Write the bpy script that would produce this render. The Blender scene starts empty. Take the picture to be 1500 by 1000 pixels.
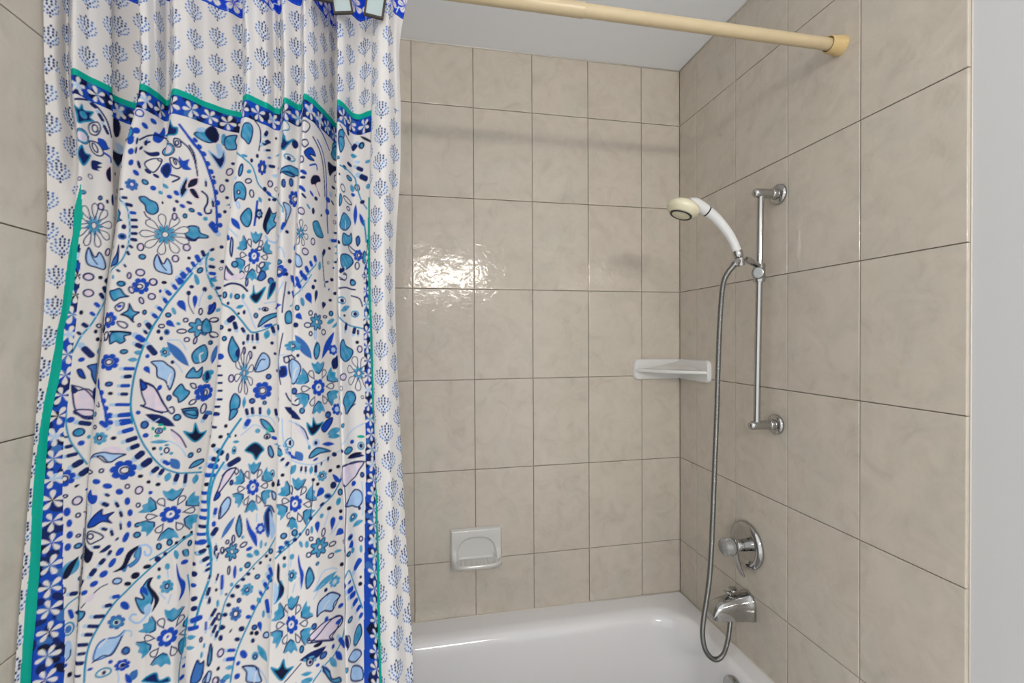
import bpy, bmesh, math, random
import numpy as np
from mathutils import Vector, Matrix, Quaternion

random.seed(7)
SC = bpy.context.scene
COL = SC.collection
FLOOR = -1.345          # everything is first laid out around the camera height, then lifted by 1.345 m

# ------------------------------------------------------------------ camera, world, lights, exposure
YAW, PITCH, ROLL, FPX = .1941, -.0094, .0049, 677.82
_c, _s = math.cos(YAW), math.sin(YAW)
_cp, _sp = math.cos(PITCH), math.sin(PITCH)
_cr, _sr = math.cos(ROLL), math.sin(ROLL)
_x0 = Vector((_c, -_s, 0)); _z0 = Vector((_s, _c, 0)); _up = Vector((0, 0, 1))
_y1 = _cp * _up - _sp * _z0
CAM_F = _sp * _up + _cp * _z0
CAM_R = _cr * _x0 - _sr * _y1
CAM_U = _sr * _x0 + _cr * _y1
cam_data = bpy.data.cameras.new('camera')
cam_data.sensor_width = 36.0
cam_data.lens = FPX * 36.0 / 1500.0
cam_data.clip_start = .02
cam = bpy.data.objects.new('camera', cam_data)
COL.objects.link(cam)
cam.matrix_world = Matrix(((CAM_R.x, CAM_U.x, -CAM_F.x, 0), (CAM_R.y, CAM_U.y, -CAM_F.y, 0),
                           (CAM_R.z, CAM_U.z, -CAM_F.z, 0), (0, 0, 0, 1)))
SC.camera = cam

world = bpy.data.worlds.new('room_light')
SC.world = world
world.use_nodes = True
world.node_tree.nodes['Background'].inputs[0].default_value = (.985, .99, 1.0, 1)
world.node_tree.nodes['Background'].inputs[1].default_value = .90

VANITY_Y, VANITY_Z = -1.30, .575
BULB_XS = (.00, .13, .26, .39, .52)
BULB_GLOW = 62.0          # emission strength of the five frosted globes (built with the vanity lamp)

vs = SC.view_settings
vs.view_transform = 'Standard'; vs.look = 'None'; vs.gamma = 1.0; vs.use_curve_mapping = False
vs.exposure = 0.56
SC.cycles.max_bounces = 8
SC.cycles.diffuse_bounces = 4
SC.cycles.caustics_reflective = False

# ------------------------------------------------------------------ helpers
def tag(o, label=None, cat=None, group=None, kind=None):
    if label: o['label'] = label
    if cat: o['category'] = cat
    if group: o['group'] = group
    if kind: o['kind'] = kind
    return o

def empty(name, loc, label=None, cat=None, group=None):
    o = bpy.data.objects.new(name, None); COL.objects.link(o)
    o.location = loc; o.empty_display_size = .05
    return tag(o, label, cat, group)

def wloc(o):
    p = Vector(o.location)
    while o.parent is not None:
        o = o.parent; p = p + Vector(o.location)
    return p

def put(name, verts, faces, mat, parent=None, smooth=True, origin=None, angle=None):
    """link one mesh object; verts are in room coordinates"""
    base = wloc(parent) if parent is not None else Vector((0, 0, 0))
    org = Vector(origin) if origin is not None else (base if parent is not None else Vector((0, 0, 0)))
    me = bpy.data.meshes.new(name)
    me.from_pydata([tuple(Vector(v) - org) for v in verts], [], faces)
    me.materials.append(mat)
    bm = bmesh.new(); bm.from_mesh(me)
    bmesh.ops.recalc_face_normals(bm, faces=bm.faces)
    if smooth and angle:
        for e in bm.edges:
            if len(e.link_faces) == 2 and e.calc_face_angle(0) > math.radians(angle):
                e.smooth = False
    bm.to_mesh(me); bm.free()
    if smooth:
        me.polygons.foreach_set('use_smooth', [True] * len(me.polygons))
    o = bpy.data.objects.new(name, me); COL.objects.link(o)
    o.location = org - base
    if parent is not None: o.parent = parent
    return o

def join(*geos):
    V, F = [], []
    for v, f in geos:
        n = len(V); V += list(v); F += [tuple(i + n for i in q) for q in f]
    return V, F

def box(x0, x1, y0, y1, z0, z1):
    v = [(x, y, z) for z in (z0, z1) for y in (y0, y1) for x in (x0, x1)]
    f = [(0, 1, 3, 2), (4, 6, 7, 5), (0, 4, 5, 1), (2, 3, 7, 6), (0, 2, 6, 4), (1, 5, 7, 3)]
    return v, f

def frame_of(d):
    d = Vector(d).normalized()
    a = Vector((0, 0, 1)) if abs(d.z) < .9 else Vector((1, 0, 0))
    u = d.cross(a).normalized()
    return d, u, d.cross(u).normalized()

def lathe(origin, axis, prof, n=40, sy=1.0, cap0=True, cap1=True):
    """prof: list of (t along axis, radius)"""
    d, u, w = frame_of(axis); o = Vector(origin)
    V, F = [], []
    for t, r in prof:
        for k in range(n):
            a = 2 * math.pi * k / n
            V.append(o + d * t + u * (r * math.cos(a)) + w * (r * sy * math.sin(a)))
    m = len(prof)
    for i in range(m - 1):
        for k in range(n):
            k2 = (k + 1) % n
            F.append((i * n + k, i * n + k2, (i + 1) * n + k2, (i + 1) * n + k))
    if cap0: F.append(tuple(range(n)))
    if cap1: F.append(tuple((m - 1) * n + k for k in range(n)))
    return V, F

def spline(pts, n):
    """Catmull-Rom through pts, n samples per span"""
    P = np.array(pts, float); m = len(P); out = []
    for i in range(m - 1):
        p0 = P[max(i - 1, 0)]; p1 = P[i]; p2 = P[i + 1]; p3 = P[min(i + 2, m - 1)]
        for k in range(n):
            t = k / n
            out.append(.5 * ((2 * p1) + (-p0 + p2) * t + (2 * p0 - 5 * p1 + 4 * p2 - p3) * t * t + (-p0 + 3 * p1 - 3 * p2 + p3) * t ** 3))
    out.append(P[-1])
    return np.array(out)

def tube(pts, rad, n=16, cap=True):
    P = [Vector(p) for p in pts]; m = len(P)
    R = [rad] * m if not hasattr(rad, '__len__') else rad
    T = [(P[min(i + 1, m - 1)] - P[max(i - 1, 0)]).normalized() for i in range(m)]
    _, u, _ = frame_of(T[0])
    V, F = [], []
    for i in range(m):
        u = (u - T[i] * u.dot(T[i])).normalized(); w = T[i].cross(u)
        for k in range(n):
            a = 2 * math.pi * k / n
            V.append(P[i] + u * (R[i] * math.cos(a)) + w * (R[i] * math.sin(a)))
    for i in range(m - 1):
        for k in range(n):
            k2 = (k + 1) % n
            F.append((i * n + k, i * n + k2, (i + 1) * n + k2, (i + 1) * n + k))
    if cap:
        F.append(tuple(range(n))); F.append(tuple((m - 1) * n + k for k in range(n)))
    return V, F

def loft(loops, cap0=True, cap1=True):
    n = len(loops[0]); V = [p for L in loops for p in L]; F = []
    for i in range(len(loops) - 1):
        for k in range(n):
            k2 = (k + 1) % n
            F.append((i * n + k, i * n + k2, (i + 1) * n + k2, (i + 1) * n + k))
    if cap0: F.append(tuple(range(n)))
    if cap1: F.append(tuple((len(loops) - 1) * n + k for k in range(n)))
    return V, F

def rrect(x0, x1, y0, y1, r, n=6):
    """2-D rounded rectangle, 4*(n+1) points"""
    r = min(r, (x1 - x0) / 2 - 1e-5, (y1 - y0) / 2 - 1e-5); out = []
    for cx, cy, a0 in ((x1 - r, y1 - r, 0), (x0 + r, y1 - r, 90), (x0 + r, y0 + r, 180), (x1 - r, y0 + r, 270)):
        for k in range(n + 1):
            a = math.radians(a0 + 90 * k / n)
            out.append((cx + r * math.cos(a), cy + r * math.sin(a)))
    return out

# ------------------------------------------------------------------ materials
def s2l(c):
    return tuple(((v / 255 + .055) / 1.055) ** 2.4 if v / 255 > .04045 else v / 255 / 12.92 for v in c)

def mat(name, color, rough=.5, metal=0.0, spec=.5, coat=0.0, bump=None, var=None):
    m = bpy.data.materials.new(name); m.use_nodes = True
    nt = m.node_tree; b = nt.nodes['Principled BSDF']
    b.inputs['Base Color'].default_value = (*color, 1)
    b.inputs['Roughness'].default_value = rough
    b.inputs['Metallic'].default_value = metal
    b.inputs['Specular IOR Level'].default_value = spec
    b.inputs['Coat Weight'].default_value = coat
    geo = nt.nodes.new('ShaderNodeNewGeometry')
    if var:      # (scale, amount): soft tone variation
        nz = nt.nodes.new('ShaderNodeTexNoise'); nz.inputs['Scale'].default_value = var[0]; nz.inputs['Detail'].default_value = 5
        nt.links.new(geo.outputs['Position'], nz.inputs['Vector'])
        mx = nt.nodes.new('ShaderNodeMix'); mx.data_type = 'RGBA'
        mx.inputs['A'].default_value = (*[v * (1 - var[1]) for v in color], 1)
        mx.inputs['B'].default_value = (*[min(1, v * (1 + var[1])) for v in color], 1)
        nt.links.new(nz.outputs['Fac'], mx.inputs['Factor'])
        nt.links.new(mx.outputs['Result'], b.inputs['Base Color'])
    if bump:     # (scale, strength)
        nz = nt.nodes.new('ShaderNodeTexNoise'); nz.inputs['Scale'].default_value = bump[0]; nz.inputs['Detail'].default_value = 3
        nt.links.new(geo.outputs['Position'], nz.inputs['Vector'])
        bp = nt.nodes.new('ShaderNodeBump'); bp.inputs['Strength'].default_value = bump[1]; bp.inputs['Distance'].default_value = .002
        nt.links.new(nz.outputs['Fac'], bp.inputs['Height'])
        nt.links.new(bp.outputs['Normal'], b.inputs['Normal'])
    return m

def tile_material():
    m = bpy.data.materials.new('glazed_beige_tile'); m.use_nodes = True
    nt = m.node_tree; N = nt.nodes; L = nt.links; b = N['Principled BSDF']
    geo = N.new('ShaderNodeNewGeometry'); oi = N.new('ShaderNodeObjectInfo')
    off = N.new('ShaderNodeVectorMath'); off.operation = 'MULTIPLY_ADD'
    L.new(oi.outputs['Random'], off.inputs[0]); off.inputs[1].default_value = (37.0, 53.0, 91.0)
    L.new(geo.outputs['Position'], off.inputs[2])
    def noise(scale, detail, dist, rough=.55):
        n = N.new('ShaderNodeTexNoise'); n.inputs['Scale'].default_value = scale; n.inputs['Detail'].default_value = detail
        n.inputs['Distortion'].default_value = dist; n.inputs['Roughness'].default_value = rough
        L.new(off.outputs[0], n.inputs['Vector']); return n
    def ramp(src, stops):
        r = N.new('ShaderNodeValToRGB'); cr = r.color_ramp
        while len(cr.elements) < len(stops): cr.elements.new(.5)
        for e, (p, c) in zip(cr.elements, stops): e.position = p; e.color = (*c, 1)
        L.new(src, r.inputs['Fac']); return r
    hue = noise(7.0, 4, .6)
    r1 = ramp(hue.outputs['Fac'], [(.32, TILE_A), (.5, TILE_B), (.68, TILE_C)])
    vein = noise(15.0, 7, 1.1, .60)
    r2 = ramp(vein.outputs['Fac'], [(.27, (.84, .83, .82)), (.41, (.945, .942, .938)), (.55, (1, 1, 1)), (.74, (1.03, 1.03, 1.03))])
    mul = N.new('ShaderNodeMix'); mul.data_type = 'RGBA'; mul.blend_type = 'MULTIPLY'; mul.inputs['Factor'].default_value = 1.0
    L.new(r1.outputs['Color'], mul.inputs['A']); L.new(r2.outputs['Color'], mul.inputs['B'])
    L.new(mul.outputs['Result'], b.inputs['Base Color'])
    b.inputs['Roughness'].default_value = .09
    b.inputs['Specular IOR Level'].default_value = .28
    rip = noise(26.0, 2, .5)
    fine = noise(75.0, 2, 0)
    add = N.new('ShaderNodeMath'); add.operation = 'MULTIPLY_ADD'
    L.new(fine.outputs['Fac'], add.inputs[0]); add.inputs[1].default_value = .22; L.new(rip.outputs['Fac'], add.inputs[2])
    bp = N.new('ShaderNodeBump'); bp.inputs['Strength'].default_value = .30; bp.inputs['Distance'].default_value = .004
    L.new(add.outputs[0], bp.inputs['Height']); L.new(bp.outputs['Normal'], b.inputs['Normal'])
    return m

TILE_A = (.545, .492, .422); TILE_B = (.570, .517, .445); TILE_C = (.535, .502, .430)
M_TILE = tile_material()
M_GROUT = mat('grout', (.48, .43, .365), .9, bump=(300, .2))
M_PAINT = mat('white_wall_paint', (.61, .615, .62), .45, bump=(180, .04))
M_CEIL = mat('ceiling_paint', (.86, .895, .94), .8, bump=(150, .05))
M_FLOOR = mat('floor_tile', (.62, .60, .57), .4, var=(8, .1))
M_CAULK = mat('caulk', (.60, .57, .52), .5)
M_TUB = mat('white_enamel', (.80, .80, .815), .12, spec=.5, coat=.3)
M_CERAMIC = mat('white_ceramic', (.62, .62, .60), .15, coat=.3)
M_SHELF = mat('shelf_ceramic', (.70, .70, .685), .15, coat=.3)
M_KNOB = mat('satin_metal', (.30, .31, .30), .28, .9, var=(60, .08))
M_CHROME = mat('chrome', (.46, .46, .455), .06, 1.0, var=(40, .05))
M_STEEL = mat('hose_steel', (.24, .245, .24), .3, 1.0, var=(60, .1))
M_ROD = mat('cream_enamel', (.53, .43, .27), .34, var=(30, .06))
M_RODEND = mat('yellowed_plastic', (.58, .43, .21), .35, var=(30, .08))
M_CREAM = mat('cream_plastic', (.66, .62, .45), .25, var=(25, .06))
M_WHITEPL = mat('white_plastic', (.66, .67, .67), .22, var=(25, .04))
M_DARK = mat('dark_plastic', (.02, .022, .022), .4, var=(50, .2))
M_BRONZE = mat('dark_bronze', (.055, .045, .038), .35, .6, var=(50, .2))
M_MIRROR = mat('silver_plate', (.36, .43, .43), .3, .4, var=(20, .05))
M_BULB = mat('frosted_bulb', (.9, .88, .84), .4, var=(20, .02))
_b = M_BULB.node_tree.nodes['Principled BSDF']
_b.inputs['Emission Color'].default_value = (1, .93, .84, 1); _b.inputs['Emission Strength'].default_value = BULB_GLOW
M_ACRYL = mat('clear_acrylic', (.80, .82, .82), .06, 0.0, var=(30, .03))
M_ACRYL.node_tree.nodes['Principled BSDF'].inputs['Transmission Weight'].default_value = .75
M_ACRYL.node_tree.nodes['Principled BSDF'].inputs['IOR'].default_value = 1.45

# ------------------------------------------------------------------ the room
XL, XR, YB = -.5705, .9381, 1.5574       # tiled faces: left wall, right wall, back wall
ZC, ZT = .9736, -.9455                   # ceiling, tub rim
YE = .6408                               # front edge of the tiling on the side walls
YF = -1.42                               # wall behind the camera
TH = .008                                # tile thickness
TW, TZ = .2032, .3048                    # tile pitch
G = .0009                                # half joint

def slab(name, x0, x1, y0, y1, z0, z1, m):
    v, f = box(x0, x1, y0, y1, z0, z1)
    o = put(name, v, f, m, smooth=False, origin=((x0 + x1) / 2, (y0 + y1) / 2, z0))
    return tag(o, kind='structure')

wall_back = slab('wall_back', XL - .12, XR + .12, YB + TH - .0015, YB + .12, FLOOR, ZC + .05, M_GROUT)
wall_right = slab('wall_right', XR + TH - .0015, XR + .12, YE, YB + TH - .0015, FLOOR, ZC + .05, M_GROUT)
wall_left = slab('wall_left', XL - .12, XL - TH + .0015, YE, YB + TH - .0015, FLOOR, ZC + .05, M_GROUT)
wall_right_front = slab('wall_right_painted', XR + TH - .001, XR + .12, -.05, YE, FLOOR, ZC + .05, M_PAINT)
wall_left_front = slab('wall_left_painted', XL - .12, XL - TH + .001, .30, YE, FLOOR, ZC + .05, M_PAINT)
ceiling = slab('ceiling', XL - .12, XR + .12, .52, YB + .12, ZC, ZC + .1, M_CEIL)
floor = slab('floor', XL - .12, XR + .12, YF - .1, YB + .12, FLOOR - .1, FLOOR, M_FLOOR)
wall_front = slab('wall_front', -.12, XR + TH, YF - .1, YF, .36, ZC, M_PAINT)

_tile_cache = {}
def tile_mesh(w, h):
    key = (round(w, 4), round(h, 4))
    if key not in _tile_cache:
        b = .0016; q = .0009
        V, F = [], []
        rings = [(0, -TH), (0, -b * .75), (q * .6, -b * .22), (b * 1.25, 0)]
        for ins, d in rings:
            V += [(ins - w / 2, d, ins - h / 2), (w / 2 - ins, d, ins - h / 2), (w / 2 - ins, d, h / 2 - ins), (ins - w / 2, d, h / 2 - ins)]
        for i in range(3):
            for k in range(4):
                F.append((i * 4 + k, i * 4 + (k + 1) % 4, i * 4 + 4 + (k + 1) % 4, i * 4 + 4 + k))
        F.append((12, 13, 14, 15))
        # mesh local: x across, y outwards (towards the room = +), z up
        me = bpy.data.meshes.new('tile'); me.from_pydata(V, [], F); me.materials.append(M_TILE)
        bm = bmesh.new(); bm.from_mesh(me); bmesh.ops.recalc_face_normals(bm, faces=bm.faces)
        if bm.faces[-1].normal.y < 0: bmesh.ops.reverse_faces(bm, faces=bm.faces)
        bm.to_mesh(me); bm.free()
        _tile_cache[key] = me
    return _tile_cache[key]

def tile_wall(parent, cuts, zcuts, place, rot):
    """cuts / zcuts: joint positions; place(u, z) gives the face centre"""
    base = wloc(parent)
    for a, b in zip(cuts[:-1], cuts[1:]):
        for c, d in zip(zcuts[:-1], zcuts[1:]):
            me = tile_mesh(b - a - 2 * G, d - c - 2 * G)
            o = bpy.data.objects.new('tile', me); COL.objects.link(o); o.parent = parent
            p = Vector(place((a + b) / 2, (c + d) / 2)) - base
            o.location = p
            o.rotation_euler = (random.gauss(0, .0011), random.gauss(0, .0004), rot + random.gauss(0, .0011))

zj = [-1.1] + [1.0765 - k * TZ for k in range(6, 0, -1)] + [ZC]
zj[0] = ZT - .06
xj = [XL] + [.7866 - k * TW for k in range(6, -1, -1)] + [XR]
yj = [YE] + [1.4529 - k * TW for k in range(3, -1, -1)] + [YB]
tile_wall(wall_back, xj, zj, lambda u, z: (u, YB, z), math.pi)
tile_wall(wall_right, yj, zj, lambda u, z: (XR, u, z), math.pi / 2)
yjl = [YE, .69, .893, 1.096, 1.299, 1.502, YB]
tile_wall(wall_left, yjl, zj, lambda u, z: (XL, u, z), -math.pi / 2)

# thin caulk lines: under the ceiling and at the edge of the tiling
def bead(name, a, b, r):
    v, f = tube([a, b], r, 8)
    return tag(put(name, v, f, M_CAULK), kind='structure')
bead('trim_1', (XL, YB - .001, ZC - .001), (XR, YB - .001, ZC - .001), .0028)
bead('trim_2', (XR - .001, YE, ZC - .001), (XR - .001, YB, ZC - .001), .0028)
bead('trim_3', (XL, YB - .001, ZT + .001), (XR, YB - .001, ZT + .001), .0028)
bead('trim_4', (XR - .001, .80, ZT + .001), (XR - .001, YB, ZT + .001), .0028)
bead('trim_5', (XR + TH - .001, YE - .001, FLOOR), (XR + TH - .001, YE - .001, ZC), .0012)

# ------------------------------------------------------------------ bathtub
tub = empty('bathtub', (.18, 1.18, FLOOR), 'glossy white enamel bathtub set against the beige tiled walls', 'bathtub')
TY0 = .797
def tub_loop(x0, x1, y0, y1, r, z):
    return [(x, y, z) for x, y in rrect(x0, x1, y0, y1, r, 14)]
il, ir, jf, jb = XL + .10, XR - .058, TY0 + .085, YB - .085
loops = [tub_loop(XL + .001, XR - .001, TY0, YB - .001, .004, FLOOR),
         tub_loop(XL + .001, XR - .001, TY0, YB - .001, .004, ZT - .012),
         tub_loop(XL + .001, XR - .001, TY0 + .003, YB - .001, .006, ZT - .003),
         tub_loop(XL + .003, XR - .002, TY0 + .012, YB - .002, .010, ZT),
         tub_loop(XL + .010, XR - .006, TY0 + .018, YB - .006, .014, ZT),
         tub_loop(il - .030, ir + .012, jf - .022, jb + .022, .13, ZT),
         tub_loop(il - .014, ir + .006, jf - .012, jb + .012, .13, ZT - .0010)]
for e, dz in ((.0, .005), (.008, .011), (.015, .020), (.020, .032), (.024, .05), (.030, .09), (.045, .20), (.06, .30), (.075, .345), (.10, .368), (.14, .378)):
    loops.append(tub_loop(il + e * 2.2, ir - e * .55, jf + e, jb - e * 1.05, .125, ZT - dz))
v, f = loft(loops)
put('basin', v, f, M_TUB, tub, angle=60)
ovc = Vector((ir - .018, 1.158, ZT - .058))
v, f = lathe(ovc, (-1, 0, .10), [(-.012, .036), (.004, .036), (.008, .034), (.0105, .028), (.012, .012), (.0125, .004)], 40)
ov = put('overflow_plate', v, f, M_CHROME, tub)
v, f = join(lathe(ovc + Vector((-.011, 0, .012)), (-1, 0, .1), [(0, .004), (.003, .004), (.004, .002)], 12),
            lathe(ovc + Vector((-.011, 0, -.014)), (-1, 0, .1), [(0, .004), (.003, .004), (.004, .002)], 12))
put('screw', v, f, M_CHROME, ov)

# ------------------------------------------------------------------ curtain rod
RY, RZ = .8915, .6565
rod = empty('shower_curtain_rod', ((XL + XR) / 2, RY, RZ), 'cream enamelled tension rod spanning between the two tiled end walls', 'curtain rod')
XJ = .3258
v, f = lathe((XR - .028, RY, RZ), (-1, 0, 0), [(0, .0128), (XR - .028 - XJ + .02, .0128)], 32)
put('inner_tube', v, f, M_ROD, rod, angle=40)
v, f = lathe((XJ, RY, RZ), (-1, 0, 0), [(0, .0134), (0, .0142), (.001, .0146), (.003, .0146), (.004, .0142), (XJ - XL - .02, .0142)], 32)
put('outer_tube', v, f, M_ROD, rod, angle=40)
for sx, x in ((-1, XR), (1, XL)):
    v, f = lathe((x, RY, RZ), (sx, 0, 0), [(0, .0215), (.005, .0213), (.012, .0198), (.020, .0188), (.031, .0180), (.034, .0172), (.0335, .0155), (.026, .0145)], 40)
    put('end_cap', v, f, M_RODEND, rod, angle=50)

# ------------------------------------------------------------------ slide bar
bt, bb = Vector((.8815, 1.0742, .376)), Vector((.8765, 1.0830, -.238))
bar = empty('shower_slide_bar', (XR, 1.078, -.24), 'chrome vertical slide bar with two round wall flanges on the right wall', 'shower rail')
v, f = lathe(bb + Vector((0, 0, -.004)), bt - bb, [(0, .0085), ((bt - bb).length + .008, .0085)], 28)
put('bar', v, f, M_CHROME, bar, angle=40)
for p in (bt, bb):
    wy = p.y
    v, f = lathe((XR, wy, p.z), (-1, 0, 0), [(0, .0268), (.003, .0270), (.0065, .0262), (.0095, .023), (.011, .0175), (.0118, .0145)], 44, cap1=True)
    fl = put('wall_flange', v, f, M_CHROME, bar)
    L = XR - p.x
    v, f = lathe((XR - .010, wy, p.z), (-1, 0, 0), [(0, .0148), (.014, .0148), (.0155, .0142), (.0165, .0125), (L - .004, .0120), (L + .004, .0118), (L + .0095, .0095), (L + .012, .005), (L + .0125, .002)], 32)
    put('post', v, f, M_CHROME, bar, angle=50)
# sliding bracket with its clamp knob
t = (.167 - bb.z) / (bt.z - bb.z); bc = bb + (bt - bb) * t
v, f = lathe(bc + Vector((0, 0, -.0245)), (0, 0, 1), [(0, .0105), (0, .0140), (.002, .0148), (.046, .0148), (.048, .0138), (.048, .009)], 28)
br = put('slider', v, f, M_CHROME, bar, angle=45)
kd = Vector((-.70, -.71, -.02)).normalized()
v, f = lathe(bc + kd * .008 + Vector((0, 0, -.003)), kd, [(0, .010), (.007, .0105), (.009, .0150), (.024, .0155), (.0265, .0145), (.0275, .0125), (.0272, .006)], 28)
put('clamp_knob', v, f, M_KNOB, br, angle=45)
hp = Vector((.8150, 1.052, .2010))        # pivot of the hand-shower holder
arm0 = bc + Vector((-.010, -.010, .016)); arm1 = hp + Vector((.006, .002, -.002))
v, f = tube([arm0, arm0.lerp(arm1, .4), arm0.lerp(arm1, .45), arm0.lerp(arm1, .8), arm1], [.0068, .0068, .0085, .0085, .006], 18)
put('holder_arm', v, f, M_CHROME, br, angle=50)

# ------------------------------------------------------------------ hand shower
def on_y(px, py, y):
    """point at depth y seen at a pixel of the 1500 x 1000 frame (used to read positions off the survey photo)"""
    r = CAM_R * ((px - 750) / FPX) + CAM_U * ((500 - py) / FPX) + CAM_F
    return r * (y / r.y)
HY = 1.055
hs = empty('hand_shower', on_y(1080, 372, HY), 'cream hand shower with white curved handle held by the slide bar', 'hand shower')
hpts = [on_y(*q, HY) for q in ((1081, 371), (1074, 354), (1065, 339), (1053, 324), (1043, 314.5), (1036, 309.5))]
sp = spline(hpts, 6)
v, f = tube(sp, list(np.interp(np.linspace(0, 1, len(sp)), [0, .5, .8, 1], [.0106, .0118, .0130, .0136])), 24)
put('handle', v, f, M_WHITEPL, hs, angle=60)
v, f = tube([on_y(1036.4, 309.7, HY), on_y(1034.7, 308.6, HY)], .0139, 24)
put('ring_band', v, f, M_DARK, hs, angle=50)
npts = [on_y(*q, HY) for q in ((1035, 308.8), (1028, 304), (1019, 299.5), (1009, 298))]
sp = spline(npts, 5)
v, f = tube(sp, list(np.interp(np.linspace(0, 1, len(sp)), [0, .35, .7, 1], [.0136, .0150, .0165, .014])), 24)
put('neck', v, f, M_WHITEPL, hs, angle=60)
fc = on_y(997.5, 314.5, HY - .012)
view = fc.normalized()
ax = (-.05 * view + .93 * (-.33 * CAM_R - .94 * CAM_U)).normalized()
v, f = lathe(fc, -ax, [(.001, .0265), (-.0015, .0280), (.0015, .0305), (.007, .0365), (.0135, .0400), (.0195, .0398), (.0255, .0365), (.031, .029), (.0345, .018), (.0358, .006)], 48)
hd = put('head', v, f, M_CREAM, hs)
v, f = lathe(fc, ax, [(-.002, .0215), (.0022, .0215), (.0034, .0240), (.0024, .0262), (-.002, .0262)], 48, cap0=False, cap1=False)
put('rim_ring', v, f, M_DARK, hd)
v, f = lathe(fc, ax, [(-.002, .0222), (.0018, .0220), (.0024, .019), (.0024, .012), (.0036, .0112), (.0042, .008), (.0044, .002)], 48)
put('spray_face', v, f, M_CREAM, hd, angle=40)
cup0, cup1 = on_y(1085.5, 387.5, HY - .003), on_y(1079.6, 367.5, HY)
ca = (cup1 - cup0)
v, f = lathe(cup1 - ca * .50, ca, [(0, .0095), (.002, .0118), (.010, .0125), (.016, .0125), (.0185, .0115), (.0185, .009)], 28)
put('collar', v, f, M_CHROME, hs, angle=45)

# holder cup belongs to the slide bar's bracket
v, f = lathe(cup1 - ca * 1.10, ca, [(0, .0085), (.003, .0098), (.013, .0108), (.020, .0112)], 28)
put('holder_cup', v, f, M_CHROME, br, angle=45)

# ------------------------------------------------------------------ hose
hose = empty('shower_hose', (.835, 1.17, -.94), 'ribbed steel shower hose looping down from hand shower to tub spout', 'hose')
hq = [(1077.5, 385.5, 1.046), (1072, 392, 1.043), (1065, 401, 1.042), (1060, 413, 1.043), (1057, 434, 1.046), (1054.5, 470, 1.052), (1052, 530, 1.062), (1050, 600, 1.075),
      (1046.5, 690, 1.092), (1043.5, 770, 1.11), (1040.5, 830, 1.125), (1036.5, 868, 1.138), (1031.5, 900, 1.148), (1029, 926, 1.155), (1032, 948, 1.162),
      (1040, 961.5, 1.17), (1050, 965.5, 1.178), (1059.5, 958, 1.186), (1065.5, 940, 1.191), (1068.5, 920, 1.193), (1070.5, 898, 1.193)]
hp3 = [on_y(*q) for q in hq]
sp = spline(hp3, 24)
seg = np.r_[0, np.cumsum(np.linalg.norm(np.diff(sp, axis=0), axis=1))]
pitch = .0034; nn = int(seg[-1] / (pitch / 4))
sl = np.linspace(0, seg[-1], nn)
pp = np.stack([np.interp(sl, seg, sp[:, i]) for i in range(3)], 1)
rr = .0064 + .00075 * np.cos(sl / pitch * 2 * math.pi)
v, f = tube(pp, list(rr), 12)
put('ribbed_tube', v, f, M_STEEL, hose)
d0 = (hp3[0] - hp3[2]).normalized()
v, f = lathe(hp3[0] - d0 * .008, d0, [(0, .0072), (.002, .0092), (.012, .0095), (.016, .0088), (.020, .0075)], 8)
put('hose_nut', v, f, M_CHROME, hose, smooth=False)

# ------------------------------------------------------------------ mixer valve
vc = Vector((XR, 1.1955, -.6125))
valve = empty('shower_mixer_valve', vc, 'chrome mixer valve with clear knob and lever above the tub spout', 'shower valve')
v, f = lathe(vc, (-1, 0, 0), [(0, .0665), (.004, .0672), (.010, .0650), (.0145, .0595), (.0165, .0530), (.0160, .0500), (.0150, .0480), (.0150, .016)], 64)
put('escutcheon', v, f, M_CHROME, valve, angle=50)
v, f = lathe(vc + Vector((-.014, 0, 0)), (-1, 0, 0), [(0, .0175), (.008, .0172), (.0085, .0150), (.0095, .0150), (.010, .0165), (.026, .0160), (.028, .0145), (.034, .0145)], 36)
put('stem', v, f, M_CHROME, valve, angle=40)
# lever: a blade that starts at the hub and slopes down and inwards
lo = vc + Vector((-.046, -.004, -.004))
def lever_sec(x, y, z, w, th):
    return [(x + th * c, y + w * s, z) for c, s in ((-1, -1), (1, -1), (1, 1), (-1, 1))]
v, f = loft([lever_sec(vc.x - .047, vc.y, vc.z + .024, .010, .0035), lever_sec(vc.x - .048, vc.y - .001, vc.z + .010, .017, .0045),
             lever_sec(vc.x - .047, vc.y - .001, vc.z - .012, .017, .0045), lever_sec(vc.x - .041, vc.y - .002, vc.z - .034, .0110, .0042),
             lever_sec(vc.x - .031, vc.y - .003, vc.z - .062, .0095, .0038), lever_sec(vc.x - .022, vc.y - .004, vc.z - .084, .0100, .0036),
             lever_sec(vc.x - .0205, vc.y - .004, vc.z - .088, .0090, .0024)])
lv = put('lever', v, f, M_CHROME, valve, smooth=False)
b2 = lv.modifiers.new('bevel', 'BEVEL'); b2.width = .002; b2.segments = 2
# fluted clear knob
kn = 48; V, F = [], []
kx = vc.x - .052
prof = [(0, .0205), (.002, .0245), (.008, .0262), (.022, .0258), (.028, .0240), (.0315, .0200), (.033, .013), (.0334, .004)]
for t, r in prof:
    for k in range(kn):
        a = 2 * math.pi * k / kn
        q = r * (1 - (.045 if k % 4 == 0 and .0021 < t < .029 else 0))
        V.append((kx - t, vc.y + q * math.cos(a), vc.z + q * math.sin(a)))
for i in range(len(prof) - 1):
    for k in range(kn):
        F.append((i * kn + k, i * kn + (k + 1) % kn, (i + 1) * kn + (k + 1) % kn, (i + 1) * kn + k))
F.append(tuple(range(kn))); F.append(tuple((len(prof) - 1) * kn + k for k in range(kn)))
kb = put('knob', V, F, M_ACRYL, valve, angle=35)
v, f = lathe((kx - .002, vc.y, vc.z), (-1, 0, 0), [(0, .0185), (.003, .0185), (.006, .012), (.020, .010), (.024, .0085), (.026, .003)], 24)
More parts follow.
